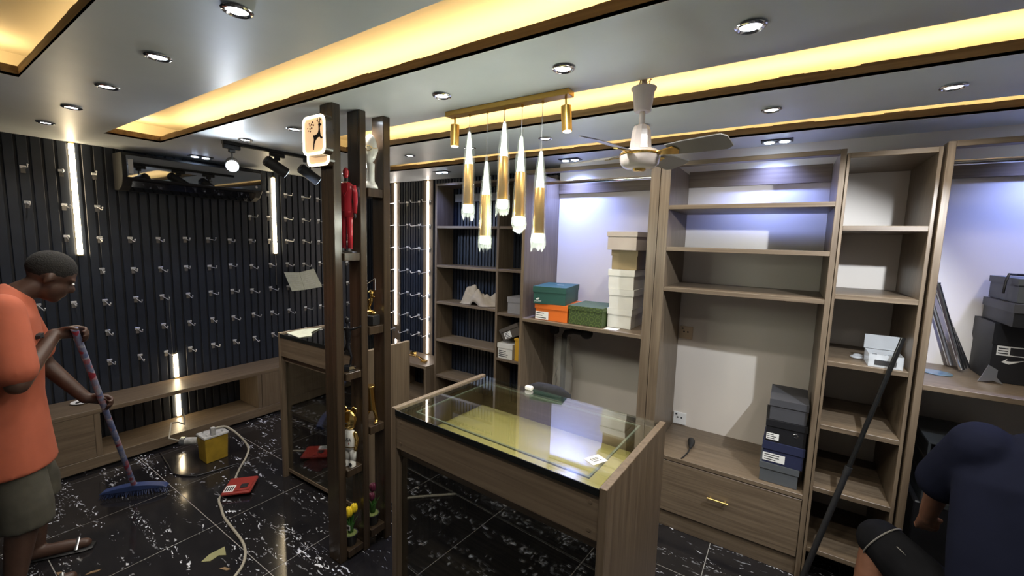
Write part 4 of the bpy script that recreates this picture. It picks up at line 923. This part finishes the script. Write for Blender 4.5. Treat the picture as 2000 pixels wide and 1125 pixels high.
# gold pieces left on the corner bench
t = thing('gold_brackets', 'small heap of gold brackets on the corner bench', 'bracket', (-3.37, 3.27, 0.469))
MB().tube([(-3.56, 3.33, 0.476), (-3.40, 3.28, 0.480), (-3.20, 3.22, 0.477)], 0.007, 8).build('rod', 'gold', t, smooth=True)
MB().tube([(-3.53, 3.27, 0.476), (-3.38, 3.25, 0.490), (-3.24, 3.19, 0.477)], 0.006, 8).build('rod', 'gold', t, smooth=True)
MB().box(-3.58, -3.52, 3.325, 3.37, 0.469, 0.495).build('clamp', 'gold', t, bevel=0.003)
MB().box(-3.25, -3.19, 3.165, 3.205, 0.469, 0.492).build('clamp', 'gold', t, bevel=0.003)
# wrapped stand under the bay shelf and black chair back behind the case
t = thing('wrapped_stand', 'black bracket stand wrapped in crinkled clear plastic under the bay shelf', 'stand', (-1.45, 3.0, 0))
MB().cyl((-1.47, 3.02, 0.0), (-1.47, 3.02, 1.06), 0.022, n=14).build('pole', 'black', t, smooth=True)
MB().lathe([(0.13, 0.0), (0.13, 0.012), (0.03, 0.02)], (-1.47, 3.02, 0), 24).build('foot', 'black', t, smooth=True)
MB().tube([(-1.47, 3.02, 1.05), (-1.44, 2.99, 1.09), (-1.36, 2.96, 1.115), (-1.28, 2.95, 1.115)], 0.022, 10).build('arm', 'black', t, smooth=True)
MB().box(-1.575, -1.515, 2.96, 3.02, 1.065, 1.135).build('head_block', 'black', t, bevel=0.01)
MB().ell((-1.25, 2.95, 1.115), (0.05, 0.04, 0.045), 14, 9).build('head_knob', 'black', t, smooth='all')
rn = random.Random(3); vs = []; fs = []; n = 22
for j in range(11):
    for i in range(n):
        a = 2 * PI * i / n; q = 0.052 + 0.020 * math.sin(3 * a + j) + rn.uniform(-0.012, 0.012) + 0.004 * (10 - j)
        vs.append((-1.47 + q * math.cos(a), 3.02 + q * math.sin(a), 0.16 + j * 0.088))
for j in range(10):
    for i in range(n): fs.append((j * n + i, j * n + (i + 1) % n, (j + 1) * n + (i + 1) % n, (j + 1) * n + i))
M['wrap'] = film('crinkled wrap', (0.55, 0.52, 0.46), 0.30, 0.12)
MB().add(vs, fs).build('plastic_wrap', 'wrap', t, smooth='all')
t = thing('black_stool', 'black padded chair behind the khaki tray case, its rounded back just showing', 'chair', (-1.2, 2.3, 0))
MB().loft([((-1.20, 2.26, 0.66), 0.14, 0.035), ((-1.20, 2.27, 0.82), 0.165, 0.038), ((-1.20, 2.28, 0.875), 0.150, 0.034), ((-1.20, 2.28, 0.905), 0.09, 0.02)], n=24).build('backrest', 'blackrough', t, smooth='all')
MB().box(-1.38, -1.02, 2.02, 2.34, 0.44, 0.50).build('seat', 'blackrough', t, bevel=0.015)
MB().box(-1.22, -1.18, 2.285, 2.31, 0.49, 0.70).build('back_bracket', 'black', t)
MB().cyl((-1.20, 2.18, 0.08), (-1.20, 2.18, 0.44), 0.025, n=14).build('column', 'black', t, smooth=True)
for q in range(5):
    a = q * 2 * PI / 5 + 0.3
    MB().cyl((-1.20, 2.18, 0.09), (-1.20 + 0.22 * math.cos(a), 2.18 + 0.22 * math.sin(a), 0.05), 0.014, n=8).build('leg', 'black', t, smooth=True)
    MB().ell((-1.20 + 0.22 * math.cos(a), 2.18 + 0.22 * math.sin(a), 0.026), (0.02, 0.02, 0.025), 10, 7).build('caster', 'black', t, smooth='all')
# things on the display cases
t = thing('barcode_sticker', 'white square barcode sticker on the glass above the khaki tray', 'sticker', (-0.512, 1.344, 1.0425), R(64))
MB().box(-0.033, 0.033, -0.025, 0.025, 0.0, 0.0008).build('paper', 'paper', t, local=True)
for i in range(9): MB().box(-0.018 + i * 0.004, -0.018 + i * 0.004 + (0.0026 if i % 3 == 0 else 0.0014), -0.002, 0.013, 0.0009, 0.0013).build('bar', 'ink', t, local=True)
MB().box(-0.02, 0.02, -0.010, -0.007, 0.0009, 0.0013).build('printed_line', 'ink', t, local=True)
tag(MB().box(-1.085, -1.045, 1.79, 1.815, 1.0425, 1.062).build('tape_roll', 'paper', None, bevel=0.004), 'small cream block on the far edge of the khaki tray case', 'block')
M['note'] = plain('ruled note paper', (0.50, 0.52, 0.42), 0.8, noise=0.10, nscale=45)
t = thing('paper_sheet', 'crumpled sheet of paper lying on the glass of the far display case', 'paper', (-2.93, 1.68, 1.0925))
vs = [(-3.005, 1.60, 1.093), (-2.80, 1.575, 1.093), (-2.78, 1.66, 1.096), (-2.86, 1.70, 1.102), (-2.98, 1.86, 1.094), (-3.0, 1.72, 1.101)]
MB().add(vs + [(a, b, c + 0.001) for a, b, c in vs], [(0, 1, 2, 3, 4, 5), (11, 10, 9, 8, 7, 6)] + [(i, (i + 1) % 6, 6 + (i + 1) % 6, 6 + i) for i in range(6)]).build('sheet', 'note', t)
t = thing('open_notebook', 'open creased notebook page hung on the slatted wall hooks', 'notebook', (-4.455, 2.56, 1.31))
def pg(pts, nm):
    n = len(pts); MB().add(pts + [(a + 0.002, b, c) for a, b, c in pts], [tuple(range(n)), tuple(range(2 * n - 1, n - 1, -1))] + [(i, (i + 1) % n, n + (i + 1) % n, n + i) for i in range(n)]).build(nm, 'note', t)
pg([(-4.455, 2.365, 1.405), (-4.44, 2.52, 1.398), (-4.425, 2.57, 1.205), (-4.43, 2.43, 1.200)], 'page')
pg([(-4.44, 2.522, 1.398), (-4.455, 2.70, 1.430), (-4.44, 2.785, 1.222), (-4.425, 2.572, 1.205)], 'page')
for i in range(7):
    f_ = 0.12 + i * 0.11
    a = Vector((-4.451, 2.375, 1.405)).lerp(Vector((-4.426, 2.44, 1.200)), f_); b = Vector((-4.436, 2.515, 1.398)).lerp(Vector((-4.421, 2.56, 1.205)), f_)
    MB().tube([a + (b - a) * 0.08, a + (b - a) * 0.85], 0.0012, 4).build('written_line', 'steel', t)
    a = Vector((-4.436, 2.53, 1.398)).lerp(Vector((-4.421, 2.58, 1.205)), f_); b = Vector((-4.451, 2.69, 1.430)).lerp(Vector((-4.436, 2.775, 1.222)), f_)
    MB().tube([a + (b - a) * 0.08, a + (b - a) * 0.75], 0.0012, 4).build('written_line', 'steel', t)
cloth('crumpled red cloth behind the front glass of the far display case', 'redcloth', -2.88, 1.735, 0.061, 0.105, 0.085, 0.10, 8, name='red_cloth')

# ------------------------------------------------------------ floor clutter
M['yellow'] = plain('chipped yellow paint', (0.34, 0.22, 0.02), 0.45, noise=0.25, nscale=14)
M['lidgrey'] = plain('dusty grey lid', (0.40, 0.40, 0.38), 0.5, noise=0.3, nscale=40)
M['red'] = plain('red plastic', (0.28, 0.03, 0.022), 0.35)
M['beige_cable'] = plain('dusty beige cable', (0.36, 0.33, 0.26), 0.6)
t = thing('yellow_transformer', 'yellow site transformer with a grey lid and plug', 'transformer', (-3.74, 1.37, 0))
pf = [(-0.075, -0.085), (0.075, -0.085), (0.075, 0.07), (0.06, 0.085), (-0.075, 0.085)]
MB().prism(pf, lambda a, b: (-3.735 + a * 0.90, 1.375 + b * 0.92, 0.0), lambda a, b: (-3.735 + a, 1.375 + b, 0.200)).build('case', 'yellow', t, bevel=0.004)
MB().prism(pf, lambda a, b: (-3.735 + a * 1.06, 1.375 + b * 1.06, 0.2005), lambda a, b: (-3.735 + a * 1.02, 1.375 + b * 1.02, 0.214)).build('lid', 'lidgrey', t, bevel=0.002)
MB().box(-3.70, -3.67, 1.34, 1.372, 0.2145, 0.275).build('plug_top', 'lidgrey', t, bevel=0.003)
for (a, b) in ((-0.05, -0.05), (0.04, -0.06), (0.04, 0.05), (-0.05, 0.05)): MB().cyl((-3.735 + a, 1.375 + b, 0.2145), (-3.735 + a, 1.375 + b, 0.221), 0.006, n=8).build('lid_bolt', 'steel', t)
MB().cyl((-3.812, 1.30, 0.150), (-3.88, 1.24, 0.150), 0.028, n=16).build('connector', 'lidgrey', t, smooth=True)
MB().cyl((-3.882, 1.238, 0.150), (-3.905, 1.218, 0.150), 0.033, n=16).build('connector_collar', 'steel', t, smooth=True)
MB().tube([(-3.905, 1.218, 0.150), (-4.00, 1.17, 0.165), (-4.20, 1.25, 0.21), (-4.30, 1.33, 0.16), (-4.33, 1.38, 0.115), (-4.36, 1.395, 0.16), (-4.45, 1.41, 0.22)], 0.006, 8).build('lead', 'beige_cable', t, smooth=True)
def smooth_path(pts, n=6):
    P_ = [Vector(p) for p in pts]; out = []
    for i in range(len(P_) - 1):
        a, b, c, d = P_[max(i - 1, 0)], P_[i], P_[i + 1], P_[min(i + 2, len(P_) - 1)]
        for k in range(n):
            u = k / n; out.append(0.5 * ((2 * b) + (c - a) * u + (2 * a - 5 * b + 4 * c - d) * u * u + (3 * b - a - 3 * c + d) * u ** 3))
    return out + [P_[-1]]
cb = [(-3.78, 1.40, 0.222), (-3.74, 1.47, 0.224), (-3.66, 1.53, 0.15), (-3.60, 1.57, 0.05), (-3.532, 1.524, 0.008), (-3.404, 1.424, 0.008), (-3.292, 1.345, 0.008), (-3.19, 1.28, 0.008), (-3.10, 1.16, 0.008), (-2.968, 1.117, 0.008), (-2.856, 1.088, 0.008), (-2.693, 1.07, 0.008), (-2.543, 1.053, 0.008), (-2.44, 1.025, 0.008), (-2.355, 0.978, 0.008), (-2.299, 0.917, 0.008), (-2.22, 0.80, 0.008), (-2.10, 0.62, 0.008), (-1.9, 0.4, 0.008)]
tag(MB().tube(smooth_path(cb), 0.0075, 8).build('extension_cable', 'beige_cable', None, smooth=True), 'beige cable snaking from the yellow transformer across the tiles', 'cable')
tag(MB().tube(smooth_path([(-4.15, 1.15, 0.006), (-3.90, 1.12, 0.006), (-3.697, 1.098, 0.006), (-3.56, 1.16, 0.006), (-3.519, 1.229, 0.006), (-3.485, 1.388, 0.006), (-3.47, 1.44, 0.006)]), 0.005, 7).build('flex_cable', 'black', None, smooth=True), 'thin black cord lying in front of the yellow transformer', 'cord')
t = thing('red_case', 'flat red plastic tool case with a white label on the floor', 'tool case', (-3.105, 1.292, 0), R(50))
MB().box(-0.090, 0.090, -0.100, 0.100, 0.016, 0.040).build('shell', 'red', t, local=True, bevel=0.008)
MB().box(-0.012, 0.080, -0.085, 0.015, 0.0405, 0.047).build('raised_panel', 'red', t, local=True, bevel=0.003)
MB().box(0.015, 0.060, -0.065, -0.02, 0.0475, 0.054).build('latch', 'black', t, local=True, bevel=0.002)
MB().box(-0.080, -0.020, -0.085, -0.005, 0.0405, 0.0413).build('label', 'paper', t, local=True)
for i in range(4): MB().box(-0.074 + i * 0.013, -0.066 + i * 0.013, -0.075, -0.02, 0.0414, 0.0418).build('printed_line', 'ink', t, local=True)
tag(MB().prism([(0, 0), (0.028, 0.03), (0.02, 0.075), (0.045, 0.10), (-0.02, 0.125), (-0.022, 0.05)], lambda a, b: (-2.556 + a * 1.2, 0.853 + b, 0.0008), lambda a, b: (-2.556 + a * 1.2, 0.853 + b, 0.0035)).build('paper_scrap', plain('olive paper', (0.26, 0.25, 0.12), 0.8), None), 'olive torn paper scrap lying beside the beige cable', 'paper scrap')
M['brownscrap'] = plain('brown scrap', (0.22, 0.14, 0.07), 0.8)
for i, (x_, y_, a_) in enumerate(((-2.40, 0.905, 0.4), (-2.93, 0.50, 1.2), (-2.05, 1.02, 0.9), (-3.05, 0.40, 0.2))):
    ca, sa = math.cos(a_), math.sin(a_)
    tag(MB().prism([(-0.03, -0.006), (0.02, -0.009), (0.032, 0.004), (-0.01, 0.010)], lambda p, q: (x_ + p * ca - q * sa, y_ + p * sa + q * ca, 0.0008), lambda p, q: (x_ + p * ca - q * sa, y_ + p * sa + q * ca, 0.003)).build('wood_chip', 'brownscrap', None), 'small brown wood chip lying on the marble tiles', 'wood chip', 'wood chips on the tiles')
t = thing('white_plate', 'small white plate with dark bits on the long bench', 'plate', (-4.455, 0.78, 0.4685))
MB().lathe([(0.030, 0.0), (0.045, 0.003), (0.058, 0.010), (0.060, 0.012), (0.056, 0.011), (0.040, 0.005)], (-4.455, 0.78, 0.4685), 26).build('dish', 'white', t, smooth=True)
for a, b in ((-0.01, 0.0), (0.015, 0.015), (0.0, -0.02)): MB().ell((-4.455 + a, 0.78 + b, 0.479), (0.010, 0.013, 0.005), 8, 6).build('crumb', 'black', t, smooth='all')

# ------------------------------------------------------------ people
M['skin'] = plain('dark brown skin', (0.060, 0.030, 0.020), 0.45, noise=0.12, nscale=30)
M['skinwarm'] = plain('warm brown skin', (0.16, 0.070, 0.040), 0.45, noise=0.12, nscale=30)
M['hair'] = plain('black hair', (0.008, 0.007, 0.006), 0.9, bump=0.6, nscale=160)
M['orangecloth'] = plain('orange cotton', (0.37, 0.090, 0.045), 0.85, noise=0.07, nscale=9, bump=0.15)
M['olivecloth'] = plain('olive denim', (0.060, 0.056, 0.042), 0.9, noise=0.2, nscale=14, bump=0.2)
M['navycloth'] = plain('navy cotton', (0.008, 0.0095, 0.021), 0.95, spec=0.1, noise=0.12, nscale=9, bump=0.15)
M['darkcloth'] = plain('black denim', (0.007, 0.007, 0.008), 0.95, spec=0.1, noise=0.2, nscale=14, bump=0.2)
M['stitch'] = plain('pale stitching', (0.18, 0.17, 0.15), 0.9)
def V(*a): return Vector(a)
def hand(mb, wrist, fwd, across, grip_axis=None, s=1.0, curl=0.5, thumb_side=1):
    """palm with four bent fingers and a thumb leaving the side of the palm; fingers curl towards -palm normal"""
    fwd = Vector(fwd).normalized(); across = Vector(across); across = (across - fwd * across.dot(fwd)).normalized(); nrm = fwd.cross(across)
    wrist = Vector(wrist)
    mb.limb([(wrist, 0.026 * s), (wrist + fwd * 0.035 * s, 0.027 * s)], 10)
    for k in (-1.5, -0.5, 0.5, 1.5):
        mb.limb([(wrist + fwd * 0.02 * s + across * k * 0.012 * s, 0.015 * s), (wrist + fwd * 0.082 * s + across * k * 0.020 * s, 0.0125 * s)], 8)
    for i, (k, ln) in enumerate(((-1.5, 0.062), (-0.5, 0.078), (0.5, 0.074), (1.5, 0.066))):
        p = wrist + fwd * 0.085 * s + across * k * 0.0205 * s; a = 0.0; pts = [(p, 0.0100 * s)]
        for seg, fr in enumerate((0.45, 0.32, 0.23)):
            a += curl * (0.75 + 0.25 * seg)
            p = p + (fwd * math.cos(a) + nrm * -math.sin(a)) * ln * fr * s * 1.1; pts.append((p, (0.0092 - 0.0009 * seg) * s))
        mb.limb(pts, 8)
    b = wrist + fwd * 0.030 * s + across * thumb_side * 0.026 * s
    q1 = b + (fwd * 0.6 + across * thumb_side * 0.55 - nrm * 0.55).normalized() * 0.036 * s
    q2 = q1 + (fwd * 0.75 + across * thumb_side * -0.05 - nrm * 0.75).normalized() * 0.030 * s
    mb.limb([(b, 0.0135 * s), (q1, 0.0112 * s), (q2, 0.0095 * s)], 8)
    return mb
def head_shape(mb, c, fwd, up, s=1.0):
    fwd = Vector(fwd).normalized(); up = Vector(up); up = (up - fwd * up.dot(fwd)).normalized(); rt = fwd.cross(up)
    rot = Matrix((rt, fwd, up)).transposed().to_quaternion(); c = Vector(c)
    P = lambda x, y, z: c + (rt * x + fwd * y + up * z) * s
    E_ = lambda p, r: mb.ell(P(*p), tuple(q * s for q in r), 16, 11, rot)
    E_((0, -0.012, 0.030), (0.074, 0.092, 0.088)); E_((0, 0.028, -0.040), (0.056, 0.062, 0.072)); E_((0, 0.060, -0.085), (0.028, 0.026, 0.026))
    E_((0, 0.092, -0.022), (0.013, 0.020, 0.022)); E_((0, 0.078, 0.000), (0.009, 0.016, 0.030)); E_((0, 0.080, -0.060), (0.026, 0.014, 0.010)); E_((0, 0.070, 0.022), (0.050, 0.018, 0.012))
    for q in (-1, 1): E_((q * 0.076, -0.008, -0.012), (0.008, 0.018, 0.030))
    return P, rot
def face_parts(P, rot, t, s=1.0):
    for q in (-1, 1):
        MB().ell(P(q * 0.030, 0.083, 0.006), (0.011 * s, 0.006 * s, 0.006 * s), 10, 7, rot).build('eye', 'white', t, smooth='all')
        MB().ell(P(q * 0.030, 0.088, 0.006), (0.005 * s, 0.003 * s, 0.005 * s), 8, 6, rot).build('pupil', 'ink', t, smooth='all')
def hair_cap(P, rot, t, s=1.0):
    m = MB().ell(P(0, -0.020, 0.042), (0.080 * s, 0.094 * s, 0.086 * s), 20, 14, rot)
    o = m.build('hair', 'hair', t, smooth='all'); return o

# sweeping person: faces along the slatted wall, bends over the broom
t = thing('person', 'person in a long orange t-shirt and olive shorts sweeping with a broom', 'person', (-3.12, 0.35, 0))
B = MB()
RS, LS = V(-2.93, 0.285, 1.425), V(-3.29, 0.345, 1.43)
RE, LE = V(-2.83, 0.300, 1.10), V(-3.37, 0.46, 1.06)
RH, LH = V(-3.028, 0.456, 1.274), V(-3.274, 0.592, 0.845)
B.loft([(V(-3.12, 0.28, 0.82), 0.16, 0.11), (V(-3.12, 0.285, 1.0), 0.145, 0.105), (V(-3.12, 0.30, 1.25), 0.175, 0.115), (V(-3.11, 0.32, 1.42), 0.165, 0.085), (V(-3.11, 0.35, 1.485), 0.06, 0.06)], n=20)
B.limb([(V(-3.11, 0.345, 1.47), 0.056), (V(-3.105, 0.42, 1.515), 0.052)], 14)
Ph, rh = head_shape(B, (-3.10, 0.475, 1.555), (0.10, 0.82, -0.55), (0.0, 0.55, 0.83))
B.limb([(RS, 0.058), (RE, 0.043), (RH, 0.030)], 14); B.limb([(LS, 0.058), (LE, 0.043), (LH, 0.030)], 14)
bd = (V(-3.62, 0.85, 0.05) - V(-2.98, 0.52, 1.30)).normalized()
hand(B, RH, V(0, 1, 0.02), bd, curl=0.95, s=1.0, thumb_side=-1)
hand(B, LH, V(0.12, 0.85, -0.30), bd, curl=0.95, s=1.0, thumb_side=-1)
for (hp, kn, an, toe) in ((V(-3.03, 0.28, 0.84), V(-2.97, 0.30, 0.46), V(-2.95, 0.235, 0.09), V(-2.93, 0.42, 0.03)), (V(-3.21, 0.28, 0.84), V(-3.26, 0.37, 0.46), V(-3.30, 0.36, 0.09), V(-3.20, 0.53, 0.03))):
    B.limb([(hp, 0.088), (kn, 0.058), (kn.lerp(an, 0.35), 0.056), (an, 0.036)], 14)
    B.limb([(an - V(0, 0.03, 0.05), 0.034), (an.lerp(toe, 0.6) - V(0, 0, 0.02), 0.034), (toe, 0.026)], 12)
organic(B, 'body', 'skin', t, 0.0085, 3)
face_parts(Ph, rh, t); hair_cap(Ph, rh, t)
sh = MB().loft([(V(-3.115, 0.265, 0.64), 0.235, 0.180), (V(-3.115, 0.265, 0.78), 0.225, 0.168), (V(-3.12, 0.27, 1.0), 0.200, 0.150), (V(-3.12, 0.295, 1.25), 0.205, 0.140), (V(-3.115, 0.315, 1.40), 0.195, 0.112), (V(-3.11, 0.345, 1.465), 0.115, 0.085), (V(-3.11, 0.37, 1.490), 0.068, 0.066)], n=28)
sh.limb([(RS, 0.080), (RS.lerp(RE, 0.80), 0.080)], 16); sh.limb([(LS, 0.080), (LS.lerp(LE, 0.75), 0.078)], 16)
organic(sh, 'tshirt', 'orangecloth', t, 0.011, 5)
tag(MB().prism([(-0.015, -0.012), (0.0, -0.006), (0.014, -0.014), (0.010, 0.004), (0.018, 0.012), (-0.004, 0.010), (-0.016, 0.002)], lambda a, b: (-2.985 - a * 0.8, 0.385 + a * 0.55, 1.285 + b), lambda a, b: (-2.968 - a * 0.8, 0.409 + a * 0.55, 1.285 + b)).build('chest_mark', 'ink', t), 'small dark chest mark')
st = MB()
for (hp, kn, c) in ((V(-3.03, 0.27, 0.84), V(-2.97, 0.30, 0.44), 0.40), (V(-3.21, 0.28, 0.84), V(-3.26, 0.37, 0.44), 0.42)):
    st.loft([(hp + V(0, 0, 0.03), 0.095, 0.105), (hp.lerp(kn, 0.4), 0.098, 0.098), (kn + V(0, 0, 0.02), 0.092, 0.098), (kn - V(0.0, 0.0, 0.07), 0.090, 0.096)], n=20)
organic(st, 'shorts', 'olivecloth', t, 0.010, 4)
for (an, toe) in ((V(-2.95, 0.235, 0.0), V(-2.93, 0.42, 0.0)), (V(-3.30, 0.36, 0.0), V(-3.20, 0.53, 0.0))):
    d = (toe - an).normalized()
    so = MB().loft([(an - d * 0.075 + V(0, 0, 0.008), 0.036, 0.007), (an + V(0, 0, 0.008), 0.042, 0.007), (toe + d * 0.0 + V(0, 0, 0.008), 0.046, 0.007), (toe + d * 0.035 + V(0, 0, 0.008), 0.030, 0.006)], side=d.cross(V(0, 0, 1)), n=14).build('sandal_sole', 'black', t, smooth=True)
    MB().tube([toe - d * 0.03 + d.cross(V(0, 0, 1)) * (-0.040) + V(0, 0, 0.02), toe - d * 0.03 + V(0, 0, 0.066), toe - d * 0.03 + d.cross(V(0, 0, 1)) * 0.040 + V(0, 0, 0.02)], 0.009, 8).build('sandal_strap', 'steel', t, smooth=True)

# broom held in both hands
def broom_mat():
    m, nt, b = nodes_of('flowered broom sleeve'); tc = nt.nodes.new('ShaderNodeTexCoord'); v = nt.nodes.new('ShaderNodeTexVoronoi'); v.inputs['Scale'].default_value = 34
    cr = nt.nodes.new('ShaderNodeValToRGB'); e = cr.color_ramp.elements; e[0].color = (0.22, 0.24, 0.36, 1); e[1].color = (0.30, 0.035, 0.06, 1); e[0].position = 0.25; e[1].position = 0.95
    k = e.new(0.55); k.color = (0.10, 0.14, 0.30, 1); k = e.new(0.75); k.color = (0.42, 0.42, 0.48, 1)
    sp = nt.nodes.new('ShaderNodeSeparateColor')
    nt.links.new(tc.outputs['Object'], v.inputs['Vector']); nt.links.new(v.outputs['Color'], sp.inputs[0]); nt.links.new(sp.outputs[0], cr.inputs[0]); nt.links.new(cr.outputs[0], b.inputs['Base Color'])
    b.inputs['Roughness'].default_value = 0.4; return m
M['sleeve'] = broom_mat(); M['broomblue'] = plain('blue broom plastic', (0.030, 0.050, 0.14), 0.4)
bt, bb = V(-2.98, 0.52, 1.30), V(-3.612, 0.848, 0.075)
t = thing('broom', 'long broom with a flowered handle and a blue head', 'broom', (-3.62, 0.85, 0))
MB().tube([bt, bt.lerp(bb, 0.5), bb], 0.0145, 14).build('handle', 'sleeve', t, smooth=True)
MB().cyl(bb, bb - (bb - bt).normalized() * -0.035 + V(0, 0, 0), 0.020, 0.024, n=14).build('socket', 'broomblue', t, smooth=True)
ux = V(0.62, 0.78, 0).normalized(); vx = V(-0.78, 0.62, 0)
bc = V(-3.62, 0.855, 0.0)
MB().prism([(-0.19, 0.060), (-0.17, 0.078), (-0.08, 0.096), (0, 0.102), (0.08, 0.096), (0.17, 0.078), (0.19, 0.060)], lambda a, b: bc + ux * a - vx * 0.025 + V(0, 0, b - 0.028), lambda a, b: bc + ux * a + vx * 0.025 + V(0, 0, b - 0.028)).build('head', 'broomblue', t, bevel=0.004)
br = MB(); rn = random.Random(11)
for i in range(46):
    for j in range(4):
        a = -0.175 + 0.35 * i / 45; q = -0.018 + 0.012 * j
        p = bc + ux * a + vx * q + V(0, 0, 0.033); e = bc + ux * (a * 1.08 + rn.uniform(-0.006, 0.006)) + vx * (q * 1.6 + rn.uniform(-0.01, 0.01)) + V(0, 0, 0.002)
        br.cyl(p, e, 0.0022, 0.0014, n=4)
tag(br.build('bristles', 'broomblue', t), kind='stuff')

# crouching person: back to the room, working in the hanging bay
t = thing('person', 'crouching person in a navy t-shirt and black shorts, seen from behind', 'person', (0.85, 2.1, 0))
B = MB()
pel = V(0.86, 2.02, 0.36); ch = V(0.84, 2.15, 0.84); nk = V(0.85, 2.25, 1.16)
LSh, RSh = V(0.655, 2.22, 1.085), V(1.05, 2.24, 1.08)
B.loft([(pel, 0.17, 0.14), (pel.lerp(ch, 0.5), 0.155, 0.12), (ch, 0.18, 0.125), (V(0.85, 2.22, 1.05), 0.185, 0.10), (nk, 0.06, 0.06)], n=20)
B.limb([(nk - V(0, 0.02, 0.04), 0.058), (nk + V(0.0, 0.05, 0.07), 0.052)], 14)
Ph, rh = head_shape(B, (0.855, 2.34, 1.295), (0.05, 0.85, -0.5), (0.0, 0.5, 0.86))
LEl, REl = V(0.60, 2.36, 0.86), V(1.16, 2.42, 0.84); LHn, RHn = V(0.60, 2.47, 0.66), V(1.08, 2.50, 0.72)
B.limb([(LSh, 0.058), (LEl, 0.044), (LHn, 0.031)], 14); B.limb([(RSh, 0.058), (REl, 0.044), (RHn, 0.031)], 14)
hand(B, LHn, V(0.1, 0.35, -0.8), V(1, 0, 0), curl=0.55, thumb_side=1); hand(B, RHn, V(-0.2, 0.6, -0.5), V(1, 0, 0), curl=0.55, thumb_side=-1)
for (hp, kn, an, toe) in ((V(0.80, 2.06, 0.33), V(0.435, 2.36, 0.53), V(0.375, 2.21, 0.09), V(0.33, 2.39, 0.03)), (V(1.0, 2.06, 0.33), V(1.33, 2.38, 0.53), V(1.28, 2.22, 0.09), V(1.32, 2.40, 0.03))):
    B.limb([(hp, 0.095), (kn, 0.062), (kn.lerp(an, 0.35), 0.060), (an, 0.038)], 14)
    B.limb([(an - V(0, 0.03, 0.05), 0.036), (an.lerp(toe, 0.6) - V(0, 0, 0.02), 0.036), (toe, 0.027)], 12)
organic(B, 'body', 'skinwarm', t, 0.0085, 3)
face_parts(Ph, rh, t); hair_cap(Ph, rh, t)
sh = MB().loft([(pel + V(0, -0.02, -0.02), 0.265, 0.20), (pel.lerp(ch, 0.35), 0.275, 0.185), (pel.lerp(ch, 0.75), 0.272, 0.175), (V(0.845, 2.185, 0.97), 0.265, 0.165), (V(0.85, 2.225, 1.09), 0.215, 0.115), (V(0.85, 2.245, 1.145), 0.12, 0.085), (V(0.85, 2.26, 1.17), 0.07, 0.068)], n=28)
sh.limb([(LSh, 0.095), (LSh.lerp(LEl, 0.95), 0.090)], 16); sh.limb([(RSh, 0.095), (RSh.lerp(REl, 0.9), 0.090)], 16)
organic(sh, 'tshirt', 'navycloth', t, 0.011, 4)
tag(MB().prism([(-0.035, -0.012), (-0.022, -0.012), (-0.004, 0.012), (0.012, -0.012), (0.024, -0.012), (0.004, 0.022), (-0.012, 0.022)], lambda a, b: (0.765 + a * 1.2, 2.026 + b * 0.3, 1.035 + b * 1.2), lambda a, b: (0.765 + a * 1.2, 2.05 + b * 0.3, 1.035 + b * 1.2)).build('back_print', 'paper', t), 'white angular print on the back')
st = MB()
for (hp, kn) in ((V(0.80, 2.06, 0.33), V(0.435, 2.36, 0.53)), (V(1.0, 2.06, 0.33), V(1.33, 2.38, 0.53))):
    st.limb([(hp, 0.135), (hp.lerp(kn, 0.5), 0.112), (hp.lerp(kn, 0.98), 0.092)], 18)
st.ell(pel, (0.20, 0.17, 0.13), 18, 12)
organic(st, 'shorts', 'darkcloth', t, 0.010, 3)
for (hp, kn) in ((V(0.80, 2.06, 0.33), V(0.435, 2.36, 0.53)),):
    d = (kn - hp).normalized(); sd = d.cross(V(0, 0, 1)).normalized(); u_ = sd.cross(d)
    MB().tube([hp.lerp(kn, f_) - V(0, 1, 0) * (0.113 - 0.022 * f_) * 0.75 + u_ * (0.113 - 0.022 * f_) * 0.66 for f_ in (0.35, 0.5, 0.65, 0.8, 0.95)], 0.0022, 5).build('side_seam', 'stitch', t)
    MB().tube([kn - d * 0.012 + (sd * math.cos(a) + u_ * math.sin(a)) * 0.0945 for a in [i * PI / 12 for i in range(25)]], 0.003, 5).build('hem_stitch', 'stitch', t)
for (an, toe) in ((V(0.375, 2.21, 0.0), V(0.33, 2.39, 0.0)), (V(1.28, 2.22, 0.0), V(1.32, 2.40, 0.0))):
    d = (toe - an).normalized()
    MB().loft([(an - d * 0.075 + V(0, 0, 0.008), 0.036, 0.007), (an + V(0, 0, 0.008), 0.042, 0.007), (toe + V(0, 0, 0.008), 0.046, 0.007), (toe + d * 0.035 + V(0, 0, 0.008), 0.030, 0.006)], side=d.cross(V(0, 0, 1)), n=14).build('sandal_sole', 'black', t, smooth=True)
